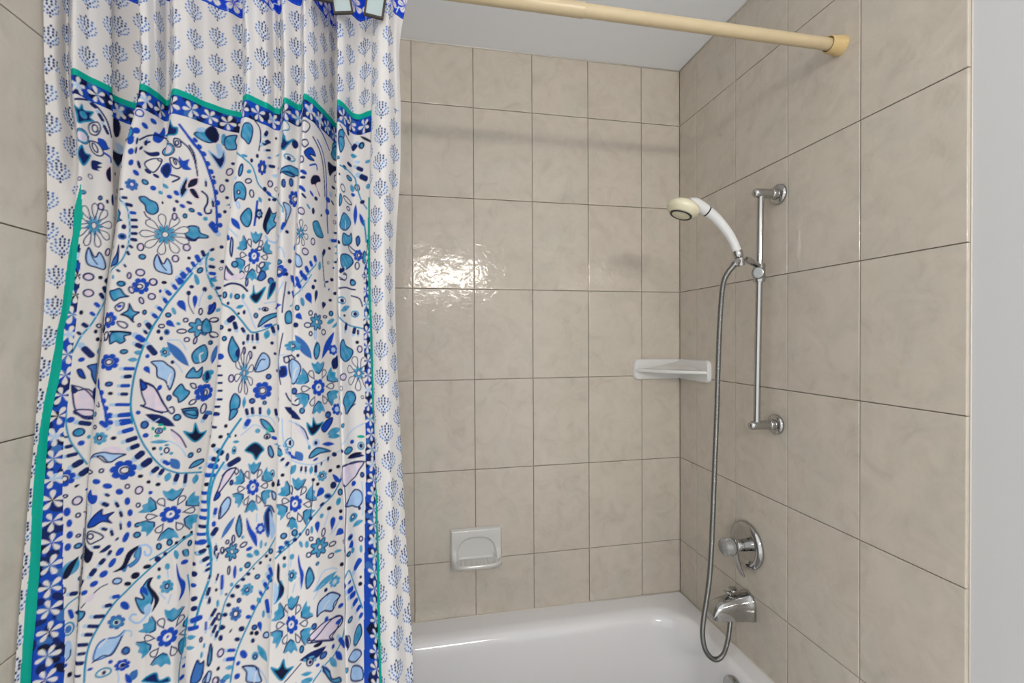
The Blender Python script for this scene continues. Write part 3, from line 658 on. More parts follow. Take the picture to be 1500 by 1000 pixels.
# ------------------------------------------------------------------ shower curtain: the printed fabric
# motif table, one mark per line: kind, fold parameter, height (0.1 mm), then sizes / outlines in 0.1 mm of cloth and ink letters
MOTIFS = """
b 3.571 3494 0 N T -127 86 -64 45 -12 143 27 63 179 112 123 -2 180 -33 15 -126 -82 -183 -100 -55
d 3.619 3469 -14 4 63 57 0 T
d 3.476 3136 3 -5 111 113 0 P N
d 3.476 3136 3 -5 96 100 0 P T
b 4.048 3341 0 W N -66 50 52 129 97 36 38 -97 -65 -112 -96 -34
d 4.095 3341 -1 5 47 65 10 W N
s 4.524 3584 32 N -440 86 -254 165 -119 139 8 10 76 -128 118 -267
l 4.048 3699 71 N -48 31 47 -10
l 4.381 3571 68 N -38 50 36 -65
l 4.571 3392 64 N -32 69 45 -63
b 6.200 3610 0 K - -68 135 13 177 77 61 56 -117 -30 -168 -81 -47
b 4.429 3085 0 R N -87 13 19 128 89 12 19 -38 -65 -78
d 7.926 3315 -20 7 103 116 12 T N
d 8.231 3686 -2 -9 63 61 20 W R
d 6.850 3866 -3 -4 38 31 30 R
d 8.654 3507 7 8 64 41 20 R
d 9.029 3648 -3 2 62 41 15 R
d 8.308 3392 2 -5 54 51 -40 R
d 8.154 3226 -3 4 38 66 20 R
b 9.400 3456 0 R - -82 31 3 39 67 187 96 36 25 -128 -78 -115
b 11.111 3520 0 N T -85 67 -64 154 20 47 88 37 82 -65 -19 -92 -284 -34
s 9.600 3443 29 N -325 -182 -186 -41 -1 10 207 -108
d 8.885 3277 3 -3 59 23 -30 N
d 8.692 3149 2 -9 44 20 -60 N
s 11.778 3341 38 R -214 266 -110 144 5 -4 119 -101
b 12.054 3533 0 T N -176 -21 -68 77 71 75 184 5 81 -96 -56 -89
l 12.270 3610 175 N 45 -121 -41 130
b 11.972 3635 0 L - -112 -60 -26 37 91 22 25 -34
d 12.514 3571 0 7 49 112 0 T
b 12.243 3610 0 K N -128 -8 -43 131 50 117 95 -37 48 -135 -50 -118
b 12.757 3558 0 T N -75 104 74 153 58 39 97 -82 12 -138 -82 -134 -120 -9
b 14.400 3482 0 T N -81 149 26 200 96 124 89 -64 47 -161 -29 -108 -103 -30
s 15.044 3507 24 N -150 256 -43 165 -4 -2 -10 -223
l 15.267 3622 77 N -18 -54 31 52
l 15.311 3456 88 N -61 -42 64 62
b 17.050 3379 0 N T -176 41 -74 2 -25 175 54 30 202 129 45 -63 -14 -127 -108 -77
d 16.875 3661 6 5 149 94 0 W T
d 17.700 3430 -5 -2 65 82 0 N
b 19.182 3584 0 W N -183 92 65 120 108 46 11 -78 -101 -41
l 19.818 3840 152 N -133 19 125 -25
s 20.184 3686 25 N -574 116 -366 94 6 -5 277 -171
s 20.327 3597 26 R -574 209 -293 148 13 1 144 -81
b 20.816 3686 0 T N -108 -6 55 125 99 -81 -101 -122
b 22.243 3533 0 T N -63 67 47 138 101 59 28 -136 -54 -111
l 22.622 3738 137 N -61 51 40 -72
s 22.514 3622 21 N -197 94 3 -6 277 -110
b 23.630 3648 0 K - -132 89 45 13 277 -149 -36 1
d 23.407 3558 5 -2 69 61 0 T N
l 22.973 3507 97 N 39 75 -53 -63
d 3.476 3123 -5 -1 106 91 0 P T
b 3.476 2829 0 N T -18 164 38 63 128 61 44 -96 -13 -137 -53 -59 -80 34
b 4.190 3021 0 W N -121 84 7 109 90 -2 67 -81 -16 -100 -95 -38
d 4.095 3034 -5 1 39 76 -25 W N
b 4.524 3136 0 R - -99 66 -13 79 38 -6 98 -19 10 -68 -66 -38
s 4.857 2970 35 R -104 30 -4 -3 12 -73
b 4.190 2765 0 N - -83 50 14 71 65 54 3 7 63 -6 2 -52 31 -74 -79 -78
b 4.714 2675 0 K P -38 75 54 160 63 -95 -6 -116 -49 -38
b 6.450 3149 0 K L -364 11 22 62 140 110 55 -142 -48 -186
b 6.500 3302 0 L - -118 43 30 56 58 -27 -30 -92
d 8.154 3200 7 -1 38 61 10 R
d 8.308 3034 -1 2 38 55 10 R
d 8.385 2854 -2 7 33 54 15 R
d 8.615 2714 3 7 53 39 35 R
d 9.000 2611 3 1 50 40 35 T N
d 9.400 2534 3 -6 46 41 35 R
d 9.829 2458 4 1 38 30 35 T
d 11.250 2406 2 -4 43 34 25 R
d 11.472 2330 0 1 34 26 40 N
d 11.611 2253 6 7 47 31 30 R
d 11.861 2202 -4 5 43 32 20 T N
d 12.081 2163 -2 -2 44 29 30 R
d 12.243 2099 4 -5 36 37 40 T
d 12.486 2022 -2 7 57 32 40 R
d 8.500 3226 -8 2 18 61 0 N
d 8.500 3072 3 5 17 60 0 N
d 8.692 2867 4 0 28 65 -20 N
d 9.114 2803 -5 -6 54 30 35 N
d 9.514 2739 1 -1 54 26 30 N
d 11.056 2573 1 8 58 31 35 T
d 11.444 2483 0 -5 52 37 50 R
b 9.343 2931 0 W N -128 -25 -53 77 54 118 113 69 42 -110 -27 -136
d 9.629 3021 6 4 39 27 20 W N
b 9.171 3110 0 N - -121 13 -19 12 89 58 105 -5 8 -51 -79 -26
l 8.846 3251 63 N 14 51 -8 -45
d 11.000 3200 -5 4 120 108 0 P N
d 11.000 3200 -5 4 95 88 0 P T
b 11.056 2867 0 N R -34 86 45 103 75 -22 16 -143 -82 -42
b 11.361 2982 0 W N -91 87 18 74 83 -46 19 -91 -60 -35
d 11.333 3021 3 -5 22 60 -20 W N
b 11.361 3315 0 W N -51 72 34 61 55 -44 -8 -65 -54 -11
d 11.361 3315 -7 4 30 43 0 W N
b 11.611 2982 0 R - -104 126 -34 58 53 92 37 -12 94 -79 -14 -93 -74 -22
s 11.500 2739 31 N -127 43 -5 4 -98 -73
s 12.243 2880 40 R -357 564 -200 401 -99 245 -1 2 89 -241 148 -523 201 -918
d 11.806 3430 4 -14 44 36 50 R
d 11.917 3315 4 8 44 37 55 R
d 12.054 3213 -1 2 45 38 60 R
d 12.189 3059 -6 2 46 38 65 R
d 12.270 2931 9 3 47 38 70 R
d 12.378 2765 -1 5 49 38 75 R
d 12.459 2598 3 -5 49 38 80 R
d 12.541 2406 1 8 48 38 85 R
d 12.622 2189 5 4 47 38 90 R
d 12.703 2022 -4 0 46 38 90 R
l 12.514 1958 106 R 58 -78 -78 73
s 11.806 3110 26 N -194 246 -82 150 -1 2 51 -195 67 -295
s 11.806 3187 28 N -74 114 -4 2 36 -171
b 11.639 2560 0 K L -49 -146 -74 -13 10 203 63 56 0 -123
b 11.806 2675 0 K P -79 -92 -45 55 83 112 83 -14 -14 -96
b 11.861 2509 0 K P -79 65 16 82 102 -72 29 -99 -51 -21
r 8.500 2522 -1 -8 97 97 D
d 8.500 2522 -1 -3 42 44 0 W R
l 12.162 2701 42 N -3 50 8 -52
l 12.405 2381 49 N -8 53 18 -61
d 11.778 2330 0 0 47 26 20 N
s 12.189 2266 32 N -58 292 20 228 38 114 4 0 33 -75 100 -55 104 -1
b 12.432 3213 0 N L -183 75 -73 40 12 17 67 176 110 -12 51 -182 -31 -114
b 12.432 3366 0 L - -64 83 24 89 54 -96 -20 -122
b 9.229 2253 0 T N -135 93 -52 124 22 76 119 28 153 -98 75 -174 -20 -130 -51 -22 -109 30
s 9.171 2048 20 N -32 71 3 0 60 -36
b 12.000 1792 0 T N -177 34 -91 138 38 143 82 44 197 10 186 -36 53 -62 9 -116 -94 -101 -138 -19
b 11.944 1715 0 N - -101 50 17 0 100 65 40 -39 -66 -37
y 4.048 1805 2 3 247 363 9 0
y 11.111 1754 -3 0 371 357 9 10
d 4.286 2266 5 -1 25 38 20 T N
d 4.619 2227 5 4 21 34 0 N
d 4.952 2291 12 -6 34 98 0 N
d 4.333 2125 1 4 42 58 0 P N
d 11.444 2074 -7 -7 38 65 0 P N
d 11.417 2189 -1 1 25 42 0 N
d 11.722 2099 -10 -5 32 42 0 T N
d 9.029 1523 3 -2 48 66 0 P N
d 11.778 1562 9 -9 55 62 0 P N
d 4.810 1408 11 5 38 65 10 P N
d 11.472 1344 6 9 50 62 0 P N
d 4.048 986 -3 4 67 57 0 P N
d 9.086 1101 -6 -6 63 60 0 P N
d 9.571 947 2 -5 59 60 0 P N
d 8.654 1024 3 8 29 54 0 P N
d 9.143 1357 -5 3 50 45 0 T N
d 11.861 1370 4 6 27 26 20 K
d 12.811 1626 3 7 28 27 0 N
d 12.919 1370 -6 0 32 27 0 N
d 4.619 998 1 -9 29 29 0 K
d 8.423 896 0 -2 54 41 0 T N
d 11.139 947 -5 -5 37 25 10 K
d 8.346 1498 1 -5 25 30 0 K
b 4.286 1267 0 L N -97 188 -127 51 -93 -85 17 -126 113 -148 140 -80 91 59 32 130 -12 45
s 4.143 1280 17 N -40 120 3 5 63 -84
b 11.056 1229 0 L N -98 187 -148 49 -108 -88 22 -140 111 -151 126 -91 106 35 46 127 -13 31
s 10.000 1242 18 N -36 128 9 2 85 -96
b 8.115 1280 0 D N 13 235 -6 62 -106 -78 -117 -127 19 -83 31 65
b 7.889 1984 0 T N -68 126 64 67 58 -30 91 -77 -130 -97 -108 4
d 8.308 1818 -3 -2 33 42 0 N
d 8.308 1664 -9 -8 52 49 0 N D
s 8.577 1728 17 T -260 578 -89 430 -37 246 -6 6 -19 -245 -86 -476 -238 -664
l 8.038 2406 35 N -72 10 27 7
l 8.231 2291 54 N -43 -11 38 -4
l 8.423 2176 69 N -51 9 59 2
l 8.615 2061 62 R -48 -1 48 12
l 8.692 1958 56 N -54 -16 50 6
l 8.731 1843 60 N -54 -9 47 10
l 8.731 1728 60 N -48 -6 51 14
l 8.731 1626 67 N -45 4 55 2
l 8.654 1510 55 N -28 20 28 -22
l 8.577 1408 50 N -20 24 14 -45
l 8.500 1190 39 N -17 18 14 -28
l 8.269 1101 46 N -20 12 28 -20
l 8.077 998 36 T 0 32 8 -45
s 12.054 1254 18 T 198 255 6 -6 -214 -342
l 12.514 1562 59 N -28 -22 41 30
l 12.297 1485 73 N 17 -64 -28 50
l 12.135 1370 90 R 31 -56 -28 76
l 12.000 1267 69 R 27 -40 -23 54
l 11.889 1178 76 R 25 -50 -40 36
l 11.694 1075 81 R 38 -56 -28 44
l 11.583 973 86 R 40 -59 -27 53
s 12.432 1139 21 T 0 344 -28 205 3 -4 90 -234
l 12.541 1395 63 T -56 -7 50 0
l 12.541 1254 71 N -46 10 64 2
l 12.595 1152 64 R -59 -8 47 -7
l 12.622 1037 56 R -48 4 47 8
d 12.216 1178 3 -1 39 58 30 T N
d 12.135 998 -1 6 34 88 -10 T
d 12.595 2675 2 7 39 69 0 P N
d 12.351 2854 4 -3 24 27 0 N
d 12.784 3008 1 7 52 73 20 P N
d 12.622 2688 -5 -2 44 72 0 P N
d 12.865 3174 6 3 33 28 0 N
d 12.730 2854 1 -6 33 31 0 N
d 12.838 2534 -7 1 32 31 0 N
d 12.811 2278 0 -3 28 33 0 N
d 12.838 1626 -6 7 35 33 0 N
d 12.919 1370 -2 0 42 33 0 N
s 15.178 2701 19 T -458 459 -304 358 -162 289 -82 156 -1 -10 203 -145 710 -390 771 -522
d 14.429 3110 -7 -4 60 26 -10 T
d 14.343 2854 -1 -2 32 114 5 T N
d 14.714 2867 -4 4 47 32 -40 T
b 14.400 2470 0 T N -100 111 3 185 103 84 95 -100 -6 -97 -56 -155
d 14.371 2483 -6 -10 28 36 0 W N
d 14.771 3072 -6 -2 27 37 0 N
d 14.714 2701 2 4 62 42 -30 W N
d 14.943 2496 -6 9 40 69 -10 W N
d 14.400 2266 -3 -7 28 61 -20 W L
d 14.086 2714 -1 -4 22 36 0 L
r 15.244 3008 1 2 84 141 R
d 15.244 2995 2 1 37 71 0 W N
d 14.971 3187 5 -6 27 38 0 N
l 15.356 3482 59 N -49 -14 78 28
l 15.422 3354 48 N -57 -29 54 17
l 15.489 3226 45 D -49 -15 44 14
l 15.600 3098 70 N -53 -20 66 -3
d 15.822 2918 8 4 50 34 0 L
b 17.100 3366 0 N T -172 38 -73 -2 -2 135 44 45 202 152 64 -28 0 -124 -87 -67
d 17.450 3149 4 0 116 59 0 W T
d 17.450 3136 -11 -1 45 38 0 N
b 17.500 2931 0 T N -206 -104 -137 8 7 91 155 64 196 -69 -17 -37
d 17.450 2854 6 0 126 32 0 T N
d 17.200 2675 -1 -6 37 72 0 D N
d 17.600 2726 -1 2 44 74 0 D N
d 15.622 2765 -5 -2 47 61 0 P N
d 15.422 2637 3 1 40 44 0 N
d 16.625 2496 -10 0 69 31 0 N
d 15.867 2483 9 1 46 33 0 N
d 15.600 2573 -7 8 58 33 40 R
r 17.800 2458 5 -4 113 146 R
d 17.950 2445 -1 5 55 53 0 W N
b 14.829 2061 0 T N -118 6 -10 183 61 133 67 -23 29 -136 -49 -121
l 14.343 1933 99 R -75 104 81 -82
s 15.178 2163 37 R -14 -193 -4 -6 2 232
l 15.289 2432 64 T -21 50 19 -51
r 15.311 2189 -8 -8 64 96 N
d 15.311 2189 -1 -8 25 32 0 T
b 15.756 2099 0 T N -36 240 22 137 113 158 51 3 118 -57 4 -162 -53 -251 -111 -127 -91 38
b 15.578 2086 0 K - 32 240 63 121 11 -51 6 -215 -66 -118 -36 75
s 16.438 1702 32 L -340 113 -250 17 -22 3 148 56 -49 115
d 15.644 2483 -6 -8 25 27 0 N
b 17.400 2176 0 L N -76 156 42 159 92 69 15 -132 -42 -248 -18 -11
l 17.150 1933 67 R -20 -65 28 73
d 17.450 1856 -3 -7 40 32 0 N
y 19.303 1792 -1 -2 186 229 7 0
d 19.303 2163 -5 -3 75 62 0 P N
d 19.061 3034 -9 6 55 62 0 P N
d 19.970 1702 2 0 53 64 0 P N
d 19.576 1498 0 -4 80 62 0 P N
d 19.909 2240 -5 1 43 60 0 N
b 20.143 1958 0 T N -138 80 -15 139 90 53 208 -111 10 -145 -105 -44
b 19.242 3341 0 W N -73 9 35 64 79 2 -20 -89
b 19.576 3174 0 R N -160 0 14 147 155 44 -12 7 118 -48 -43 -81
s 19.909 3072 32 R -164 -69 0 6 39 -72
d 19.273 2829 6 5 77 37 0 R
b 19.970 2726 0 K P -176 22 -102 150 67 195 146 96 17 4 144 -150 100 -190 -20 -33 -127 -56
d 19.273 2547 -4 -2 89 37 20 R
d 19.394 2432 -13 -1 70 26 20 N
d 19.788 2534 -11 -2 69 27 30 R
d 20.000 2470 4 10 51 38 0 N
d 19.636 2291 -1 -9 65 24 30 T
d 19.242 2739 8 -1 66 26 -20 N
s 20.245 3162 31 N -375 347 -166 221 -9 10 71 -244 118 -561
s 20.469 2624 31 R -427 897 -198 716 -56 404 -6 -5 25 -421 57 -668
d 20.510 2573 8 -1 80 51 0 R
d 20.490 2342 6 1 66 56 0 R
b 20.776 3520 0 T N -145 -33 28 179 117 -9 75 -97 -73 -106
b 20.653 3226 0 K N -162 44 24 57 217 70 34 -83 -83 -179
d 20.898 3059 12 2 56 76 0 P N
d 20.735 2867 12 -2 69 30 0 N
d 20.735 2560 -1 5 65 23 30 N
d 20.612 2701 21 3 56 52 0 L
b 22.243 3405 0 T N -62 94 75 129 105 11 -14 -164 -60 -63
l 22.892 3507 38 N -48 -17 42 10
l 22.919 3354 80 T -82 -16 72 8
d 23.407 3546 5 3 48 50 0 T N
d 22.703 3149 -3 3 92 38 0 N
d 22.459 3034 2 -4 79 37 0 N
d 23.148 3251 6 -1 54 28 0 L
d 22.676 2906 9 -9 103 44 0 T N
d 23.852 3238 -10 -10 69 33 0 T
d 22.865 2739 -3 1 56 67 -20 T
d 22.324 2637 19 3 80 69 20 W N
d 23.185 2765 1 6 44 68 -20 W N
d 22.622 2470 -3 0 160 49 10 W N
s 23.111 2829 20 T -513 184 -189 192 -33 134 8 -2 99 -289 252 -482
l 23.333 3123 94 N -64 28 74 -37
l 23.593 2944 126 N -108 52 96 -52
d 23.963 2752 -17 9 68 51 0 T
d 23.519 2483 -5 9 57 39 0 N
d 22.919 2624 -4 2 47 34 0 R
b 22.216 2419 0 T N -23 91 46 57 30 -49 -44 -126
d 22.649 2330 8 1 69 38 0 P N
b 22.486 2048 0 T N -171 -34 -51 166 175 114 198 -2 28 -134 -151 -139
s 22.486 1946 21 W 2 134 17 1
l 23.111 2266 72 R -10 -201 0 192
l 23.481 2163 81 R 48 -135 -53 124
b 22.622 1792 0 T N -164 52 58 51 134 120 133 -70 -161 -158
b 23.259 1779 0 D N -40 36 15 90 46 -22 -11 -103
d 22.838 1600 7 -2 120 44 30 W N
s 23.667 1907 28 T -26 232 11 7 29 -163
r 23.296 1510 -2 -2 92 111 R
d 23.333 1510 -7 -2 35 39 0 W N
b 22.541 1370 0 T N -184 67 -2 128 185 104 219 -28 7 -156 -160 -115
b 23.667 1446 0 T N -28 140 64 20 24 -113 -63 -52
d 23.222 1318 7 -3 45 72 0 W N
d 22.973 1011 -6 -2 51 61 0 T N
s 22.595 1126 22 N -246 -76 -43 -104 9 -3 -105 24
l 22.243 1178 88 N 99 43 -70 -35
d 22.135 1178 9 8 25 37 0 N
c 15.222 1434 3 -3 291 439 0
d 14.514 1254 0 -2 54 57 0 T N
s 14.971 1088 24 N -304 129 -177 -16 -49 -67 -5 2 -39 64 -71 35
b 14.229 1075 0 P N -45 141 -48 -87 110 -52 10 41
d 15.089 973 -2 -10 23 73 0 L N
d 15.400 1574 -2 -1 44 37 -30 W N
d 15.511 1293 -6 -7 44 64 30 W N
d 16.875 1306 -13 4 79 47 0 T N
s 17.200 1510 21 L -230 43 -51 59 5 -6 35 -105
r 16.938 1152 -5 -1 161 115 R
d 16.938 1139 -4 -1 63 47 0 W N
d 15.822 1011 -1 3 50 59 0 D N
b 15.533 1088 0 D N -36 75 24 94 64 3 -5 -82 -77 -61
b 19.152 1318 0 L N -208 164 27 89 101 -53 11 -116 -61 -41
b 14.257 1549 0 L N -21 156 20 82 22 -175 -20 -75
s 14.457 1728 21 L -133 131 7 -1
l 14.000 1702 71 R -28 42 16 -50
d 17.650 1344 10 1 40 43 0 N
d 18.250 1587 -9 4 69 64 0 D
l 18.000 1011 121 R 131 -105 -37 92
l 19.152 998 76 R 34 -48 -22 51
l 19.455 1101 103 R 37 -50 -38 56
l 19.727 1203 102 R 34 -60 -41 46
l 19.939 1306 89 R 24 -47 -33 50
l 20.122 1408 99 R 18 -55 -28 58
s 19.758 1101 16 T 186 208 -9 0 -237 -228
l 20.408 1574 113 N -23 -66 40 57
d 20.653 1677 -9 -4 43 29 0 N
d 20.796 1101 1 -11 47 35 0 N
l 20.878 1856 77 R -88 -21 74 -7
l 21.000 1997 52 N -42 -1 61 -7
l 21.030 1728 55 T -47 7 80 -7
l 21.030 1600 52 T -40 7 74 -7
l 21.030 1434 52 N -37 0 74 -7
s 20.449 1203 25 N -43 393 -51 221 -4 5 56 -268
d 20.286 1306 12 -7 45 83 0 T
d 17.550 1114 -5 -4 34 37 0 N
d 4.048 986 -3 -1 67 60 0 P N
d 4.095 730 3 0 67 62 0 P N
d 4.619 998 1 -7 27 29 0 K
d 5.176 947 4 3 57 49 -20 N
d 8.423 896 -4 -5 50 44 0 T N
d 8.769 794 -2 5 38 59 -20 P N
d 9.143 627 0 5 33 60 -20 P N
d 9.571 947 2 -2 54 58 0 P N
d 9.514 704 3 -2 54 55 0 P N
d 11.083 934 8 4 42 28 0 K
r 9.114 870 -2 3 121 139 R
d 9.057 870 0 -6 46 40 0 W N
s 4.381 218 19 T 272 834 240 572 141 363 57 140 -1 -5 -91 -171 -141 -334 -197 -519
l 5.000 806 94 N 33 -55 -27 52
l 4.810 704 73 N 33 -51 -29 41
l 4.571 550 70 R 38 -34 -29 34
l 4.429 410 61 R 26 -34 -34 22
l 4.143 218 77 N 36 -29 -41 35
l 3.905 90 54 N 27 -20 -27 27
d 3.857 410 4 8 25 38 0 K
b 8.385 717 0 T N -130 34 -66 71 6 100 70 7 128 -26 17 -57 -61 -109
b 8.808 410 0 T N -107 -3 -42 61 -32 172 35 51 113 28 44 -47 43 -134 -31 -49
s 8.731 358 24 K -89 36 -2 2 82 -82
b 8.462 525 0 W N -71 -13 -7 63 45 54 38 -33 -21 -84
d 8.423 525 4 2 33 24 -30 R
r 8.115 307 -3 0 103 134 R
d 8.077 307 -1 0 44 53 0 W N
b 8.615 230 0 W N -80 54 15 44 62 -16 25 -60 -52 -18
b 8.115 51 0 W N -56 -30 -36 53 12 65 22 -7 -5 -78
s 8.038 0 19 N -87 141 1 -3 -34 -26
d 4.857 218 2 -3 38 34 20 W N
d 4.714 128 -2 -6 25 34 0 K
d 4.905 0 1 -2 30 34 0 K
d 7.741 166 -2 -1 114 72 0 N
b 8.615 0 0 T N -131 104 88 117 109 68 38 44 56 -29 -4 -76 -62 -39 -130 -79
s 8.538 128 29 K -113 -7 6 -7 135 -31
d 9.286 435 -1 4 29 40 0 T N
d 9.171 230 -6 -3 23 32 0 W N
d 8.769 -205 -1 3 50 38 0 T N
r 8.308 -358 3 -6 130 137 R
d 8.308 -358 3 -6 46 47 0 W N
l 4.429 -205 107 N -67 86 71 -83
d 4.190 -320 -4 2 42 35 -30 R
b 4.190 -538 0 R N -46 58 10 67 62 -77 -7 -48
d 5.294 -192 16 -3 57 57 0 T
b 4.857 -525 0 D N -85 98 -16 131 75 117 64 -96 33 -191 -21 -70 -36 25
b 4.286 -973 0 P N -115 264 -73 180 81 191 198 9 161 -262 57 -273 -35 -169 -78 -50 -105 137
b 3.952 -781 0 N - -33 72 43 -3 13 -58 -30 -31
s 4.905 -934 21 N -253 226 -109 157 1 6 31 -95
s 4.476 -1216 32 N -114 77 1 5 109 -39
d 3.905 -1229 1 -9 50 41 -30 R
s 8.038 -1062 19 N -58 22 4 1 -16 70
s 8.269 -1050 30 R -119 337 -54 198 -1 8 57 -183 74 -303
d 7.889 -704 -7 4 85 33 80 R
d 8.115 -845 1 5 43 33 80 R
d 8.269 -973 -7 2 42 33 80 R
d 8.346 -1088 5 -2 42 33 80 R
d 8.500 -1203 1 2 42 33 80 R
d 5.059 -858 0 -2 28 95 0 N
d 8.385 -704 1 -6 46 38 0 D N
d 8.462 -858 0 -2 33 28 20 K
l 8.962 -883 66 N -58 3 50 -2
l 9.029 -614 75 N -60 8 54 16
l 8.962 -755 69 R -68 7 66 6
l 9.029 -474 68 R -74 0 83 -7
l 9.114 -333 72 T -64 0 69 -4
l 9.257 -230 78 T -60 19 57 0
l 9.257 -102 89 N -57 24 54 -38
l 9.257 0 109 R -65 56 67 -43
l 9.400 115 56 N -27 27 28 -35
l 9.514 205 93 N -48 61 34 -50
l 9.657 384 73 R -31 32 38 -42
l 9.943 499 75 R -42 30 47 -33
l 11.194 640 75 R -30 39 35 -49
l 11.306 768 79 R -33 37 43 -44
l 11.500 870 72 R -32 40 29 -47
l 11.639 986 84 R -34 44 47 -43
l 11.722 1101 68 R -26 34 36 -40
l 8.923 -1050 62 R -100 7 101 -5
l 9.000 -1203 67 R -81 -9 95 5
l 9.057 -1306 67 R -81 -2 80 12
s 9.371 -154 24 T 624 1272 440 979 292 720 133 445 57 221 4 1 -33 -217 -64 -433 -82 -673 -83 -913 -44 -1200
s 12.973 666 21 T -212 395 -131 270 4 9 87 -134
l 12.595 1139 73 R -64 2 56 1
l 12.649 1024 66 T -49 2 57 -2
l 12.757 883 55 N -42 6 38 -7
l 12.919 755 40 N -34 -1 36 0
d 12.135 1011 -1 8 30 94 -20 T
s 11.944 576 15 N -21 165 -5 -2 73 -153
d 11.917 781 -9 -6 33 41 0 N
d 12.378 845 6 6 36 47 0 N
s 12.270 691 13 L 52 128 3 -6 -12 -137
d 12.541 717 4 -2 33 40 0 T
d 11.972 883 3 1 34 31 0 N
t 11.750 550 113 R 56 -100 -60 96
t 12.108 627 73 R 4 -127 0 119
t 12.622 512 125 R -34 -102 25 93
d 11.500 461 3 2 29 65 -20 T
d 11.333 397 -1 -1 44 40 0 T N
t 11.417 243 98 R 69 -51 -61 53
d 11.861 307 5 6 38 38 30 P N
d 12.297 461 5 4 31 62 0 W N
d 11.639 256 7 -4 34 25 20 T
d 10.667 218 9 -6 55 35 0 W N
d 11.778 128 -5 -2 75 40 0 W N
d 12.784 320 -8 4 67 42 -10 W N
d 12.730 64 2 2 55 52 40 W N
d 12.216 -38 0 8 28 66 10 P N
d 12.865 499 4 2 42 32 -40 T
q 12.297 192 6 -3 173 164 T
d 11.278 115 1 -3 42 45 0 N D
d 9.857 128 7 -6 32 37 0 N
d 10.917 13 3 -5 29 35 0 N
d 11.944 -13 1 -2 42 40 0 W N
d 12.676 -77 0 8 33 36 0 T N
d 14.000 192 0 -5 53 45 0 N
l 9.686 -192 102 N -62 87 63 -74
d 9.571 -282 -3 1 29 34 0 R
t 9.629 -512 80 R 36 -62 -44 67
r 11.250 -230 2 11 83 89 T
d 11.250 -230 -6 11 31 30 0 W N
l 11.639 -256 146 D -154 211 181 -206
b 12.378 -282 0 T N -117 7 -50 119 69 180 124 38 94 -89 -14 -136 -79 -120
s 12.378 -282 23 W 17 -111 0 3 43 40
l 12.865 -282 79 R -30 -158 19 165
s 11.722 -38 15 L -171 18 3 4 97 -147
s 11.694 -461 12 L -87 103 2 2 63 -99
d 11.500 -384 2 -4 27 32 0 N
b 11.278 -550 0 L N -199 176 -47 191 42 120 128 43 146 -82 92 -299 19 -149 -96 -71 -122 76
s 11.444 -653 22 W -6 -97 -4 0 21 72
b 9.800 -973 0 P N -159 316 -98 274 73 158 167 -41 259 -204 159 -221 2 -166 -132 -99 -71 -77 -129 94
b 9.543 -742 0 R N -57 93 15 31 48 -43 -19 -88
s 11.583 -1229 24 N -432 543 -278 464 -158 265 -64 90 2 1 40 34 15 108 -25 100
s 9.800 -1139 29 N -125 68 2 1 180 -68
l 11.222 -1293 129 N -209 75 184 -94
d 11.139 -806 -1 8 31 48 20 R
d 11.500 -973 -6 2 33 48 0 D N
d 9.429 -1190 2 5 36 33 0 R
d 11.750 -1293 4 -1 50 53 0 T N
r 12.541 -922 3 6 129 152 R
d 12.595 -934 -2 9 52 56 0 W N
b 12.270 -576 0 T N -136 -60 -36 99 18 21 98 100 85 -72 -21 -90
b 11.833 -922 0 T N -121 21 -15 176 55 87 120 33 64 -75 -26 -136 -53 -56
b 12.216 -794 0 W N -46 43 27 38 46 -40 -12 -35
b 12.595 -678 0 W N -42 4 -10 91 51 -2 28 -77
d 12.595 -666 1 -4 22 41 0 R
d 12.216 -1062 2 1 59 40 -35 W N
d 12.595 -1178 0 -6 43 86 10 W N
b 12.189 -1242 0 T N -119 76 80 81 97 -96 -59 -50
s 12.135 -1165 25 K -104 0 -1 3 94 5
d 12.784 -576 -3 -4 44 46 0 T
l 12.730 -1306 87 N -37 -67 27 77
s 14.600 486 23 T -433 506 -288 279 -214 129 -8 4 139 -169 281 -360 350 -386
s 15.844 218 18 T -283 -117 -119 -64 2 2 154 53
d 12.541 717 10 3 37 42 0 T
b 12.649 512 0 R N -66 -56 18 120 54 81 27 -39 -40 -94
d 12.730 333 -1 -4 73 40 -10 W N
b 12.514 192 0 T N -75 54 -13 159 65 57 79 -74 -7 -100 -66 -75
d 12.757 64 4 7 77 47 20 W N
d 14.057 192 -9 -5 31 35 0 T N
d 12.676 -77 -6 8 30 36 0 T N
d 14.286 0 -1 0 35 40 0 T N
l 12.838 -269 73 D -38 -131 45 152
d 14.514 141 6 1 31 30 0 K
l 12.676 1075 27 R -21 7 25 12
l 12.811 896 57 N -44 2 48 -1
l 14.771 230 82 N 13 -80 -27 59
l 14.571 333 110 N -52 -58 58 46
l 15.067 141 64 N 26 -40 -22 49
l 15.200 13 56 N 1 -53 9 62
l 15.311 13 46 N 7 -54 4 62
l 15.422 26 62 N 9 -67 3 75
l 15.667 64 99 T -20 -81 20 90
l 15.867 154 81 N 21 -66 -13 61
l 16.938 192 113 N 7 -56 -8 47
s 14.857 909 36 N -252 -32 -145 16 2 -2 104 -94
b 14.629 1037 0 P - -152 -47 -26 40 114 80 111 2 -15 -49
d 14.743 717 3 -6 43 46 0 T N
d 14.486 717 5 -1 23 51 0 T
d 15.000 717 2 -1 27 52 0 T
d 14.371 589 4 -1 22 30 0 N
s 15.311 269 16 L -165 382 -69 231 5 0 53 -103
l 14.886 538 62 T -57 -24 68 25
d 14.886 422 -6 2 20 23 0 K
d 15.089 448 -6 -1 23 41 0 N
d 14.114 730 5 -4 35 55 0 T N
b 15.378 768 0 K T -43 153 -2 10 146 139 71 -79 -1 -160 -90 -59 -52 21
b 15.822 845 0 N T -51 -70 -1 145 113 129 51 -16 -51 -163
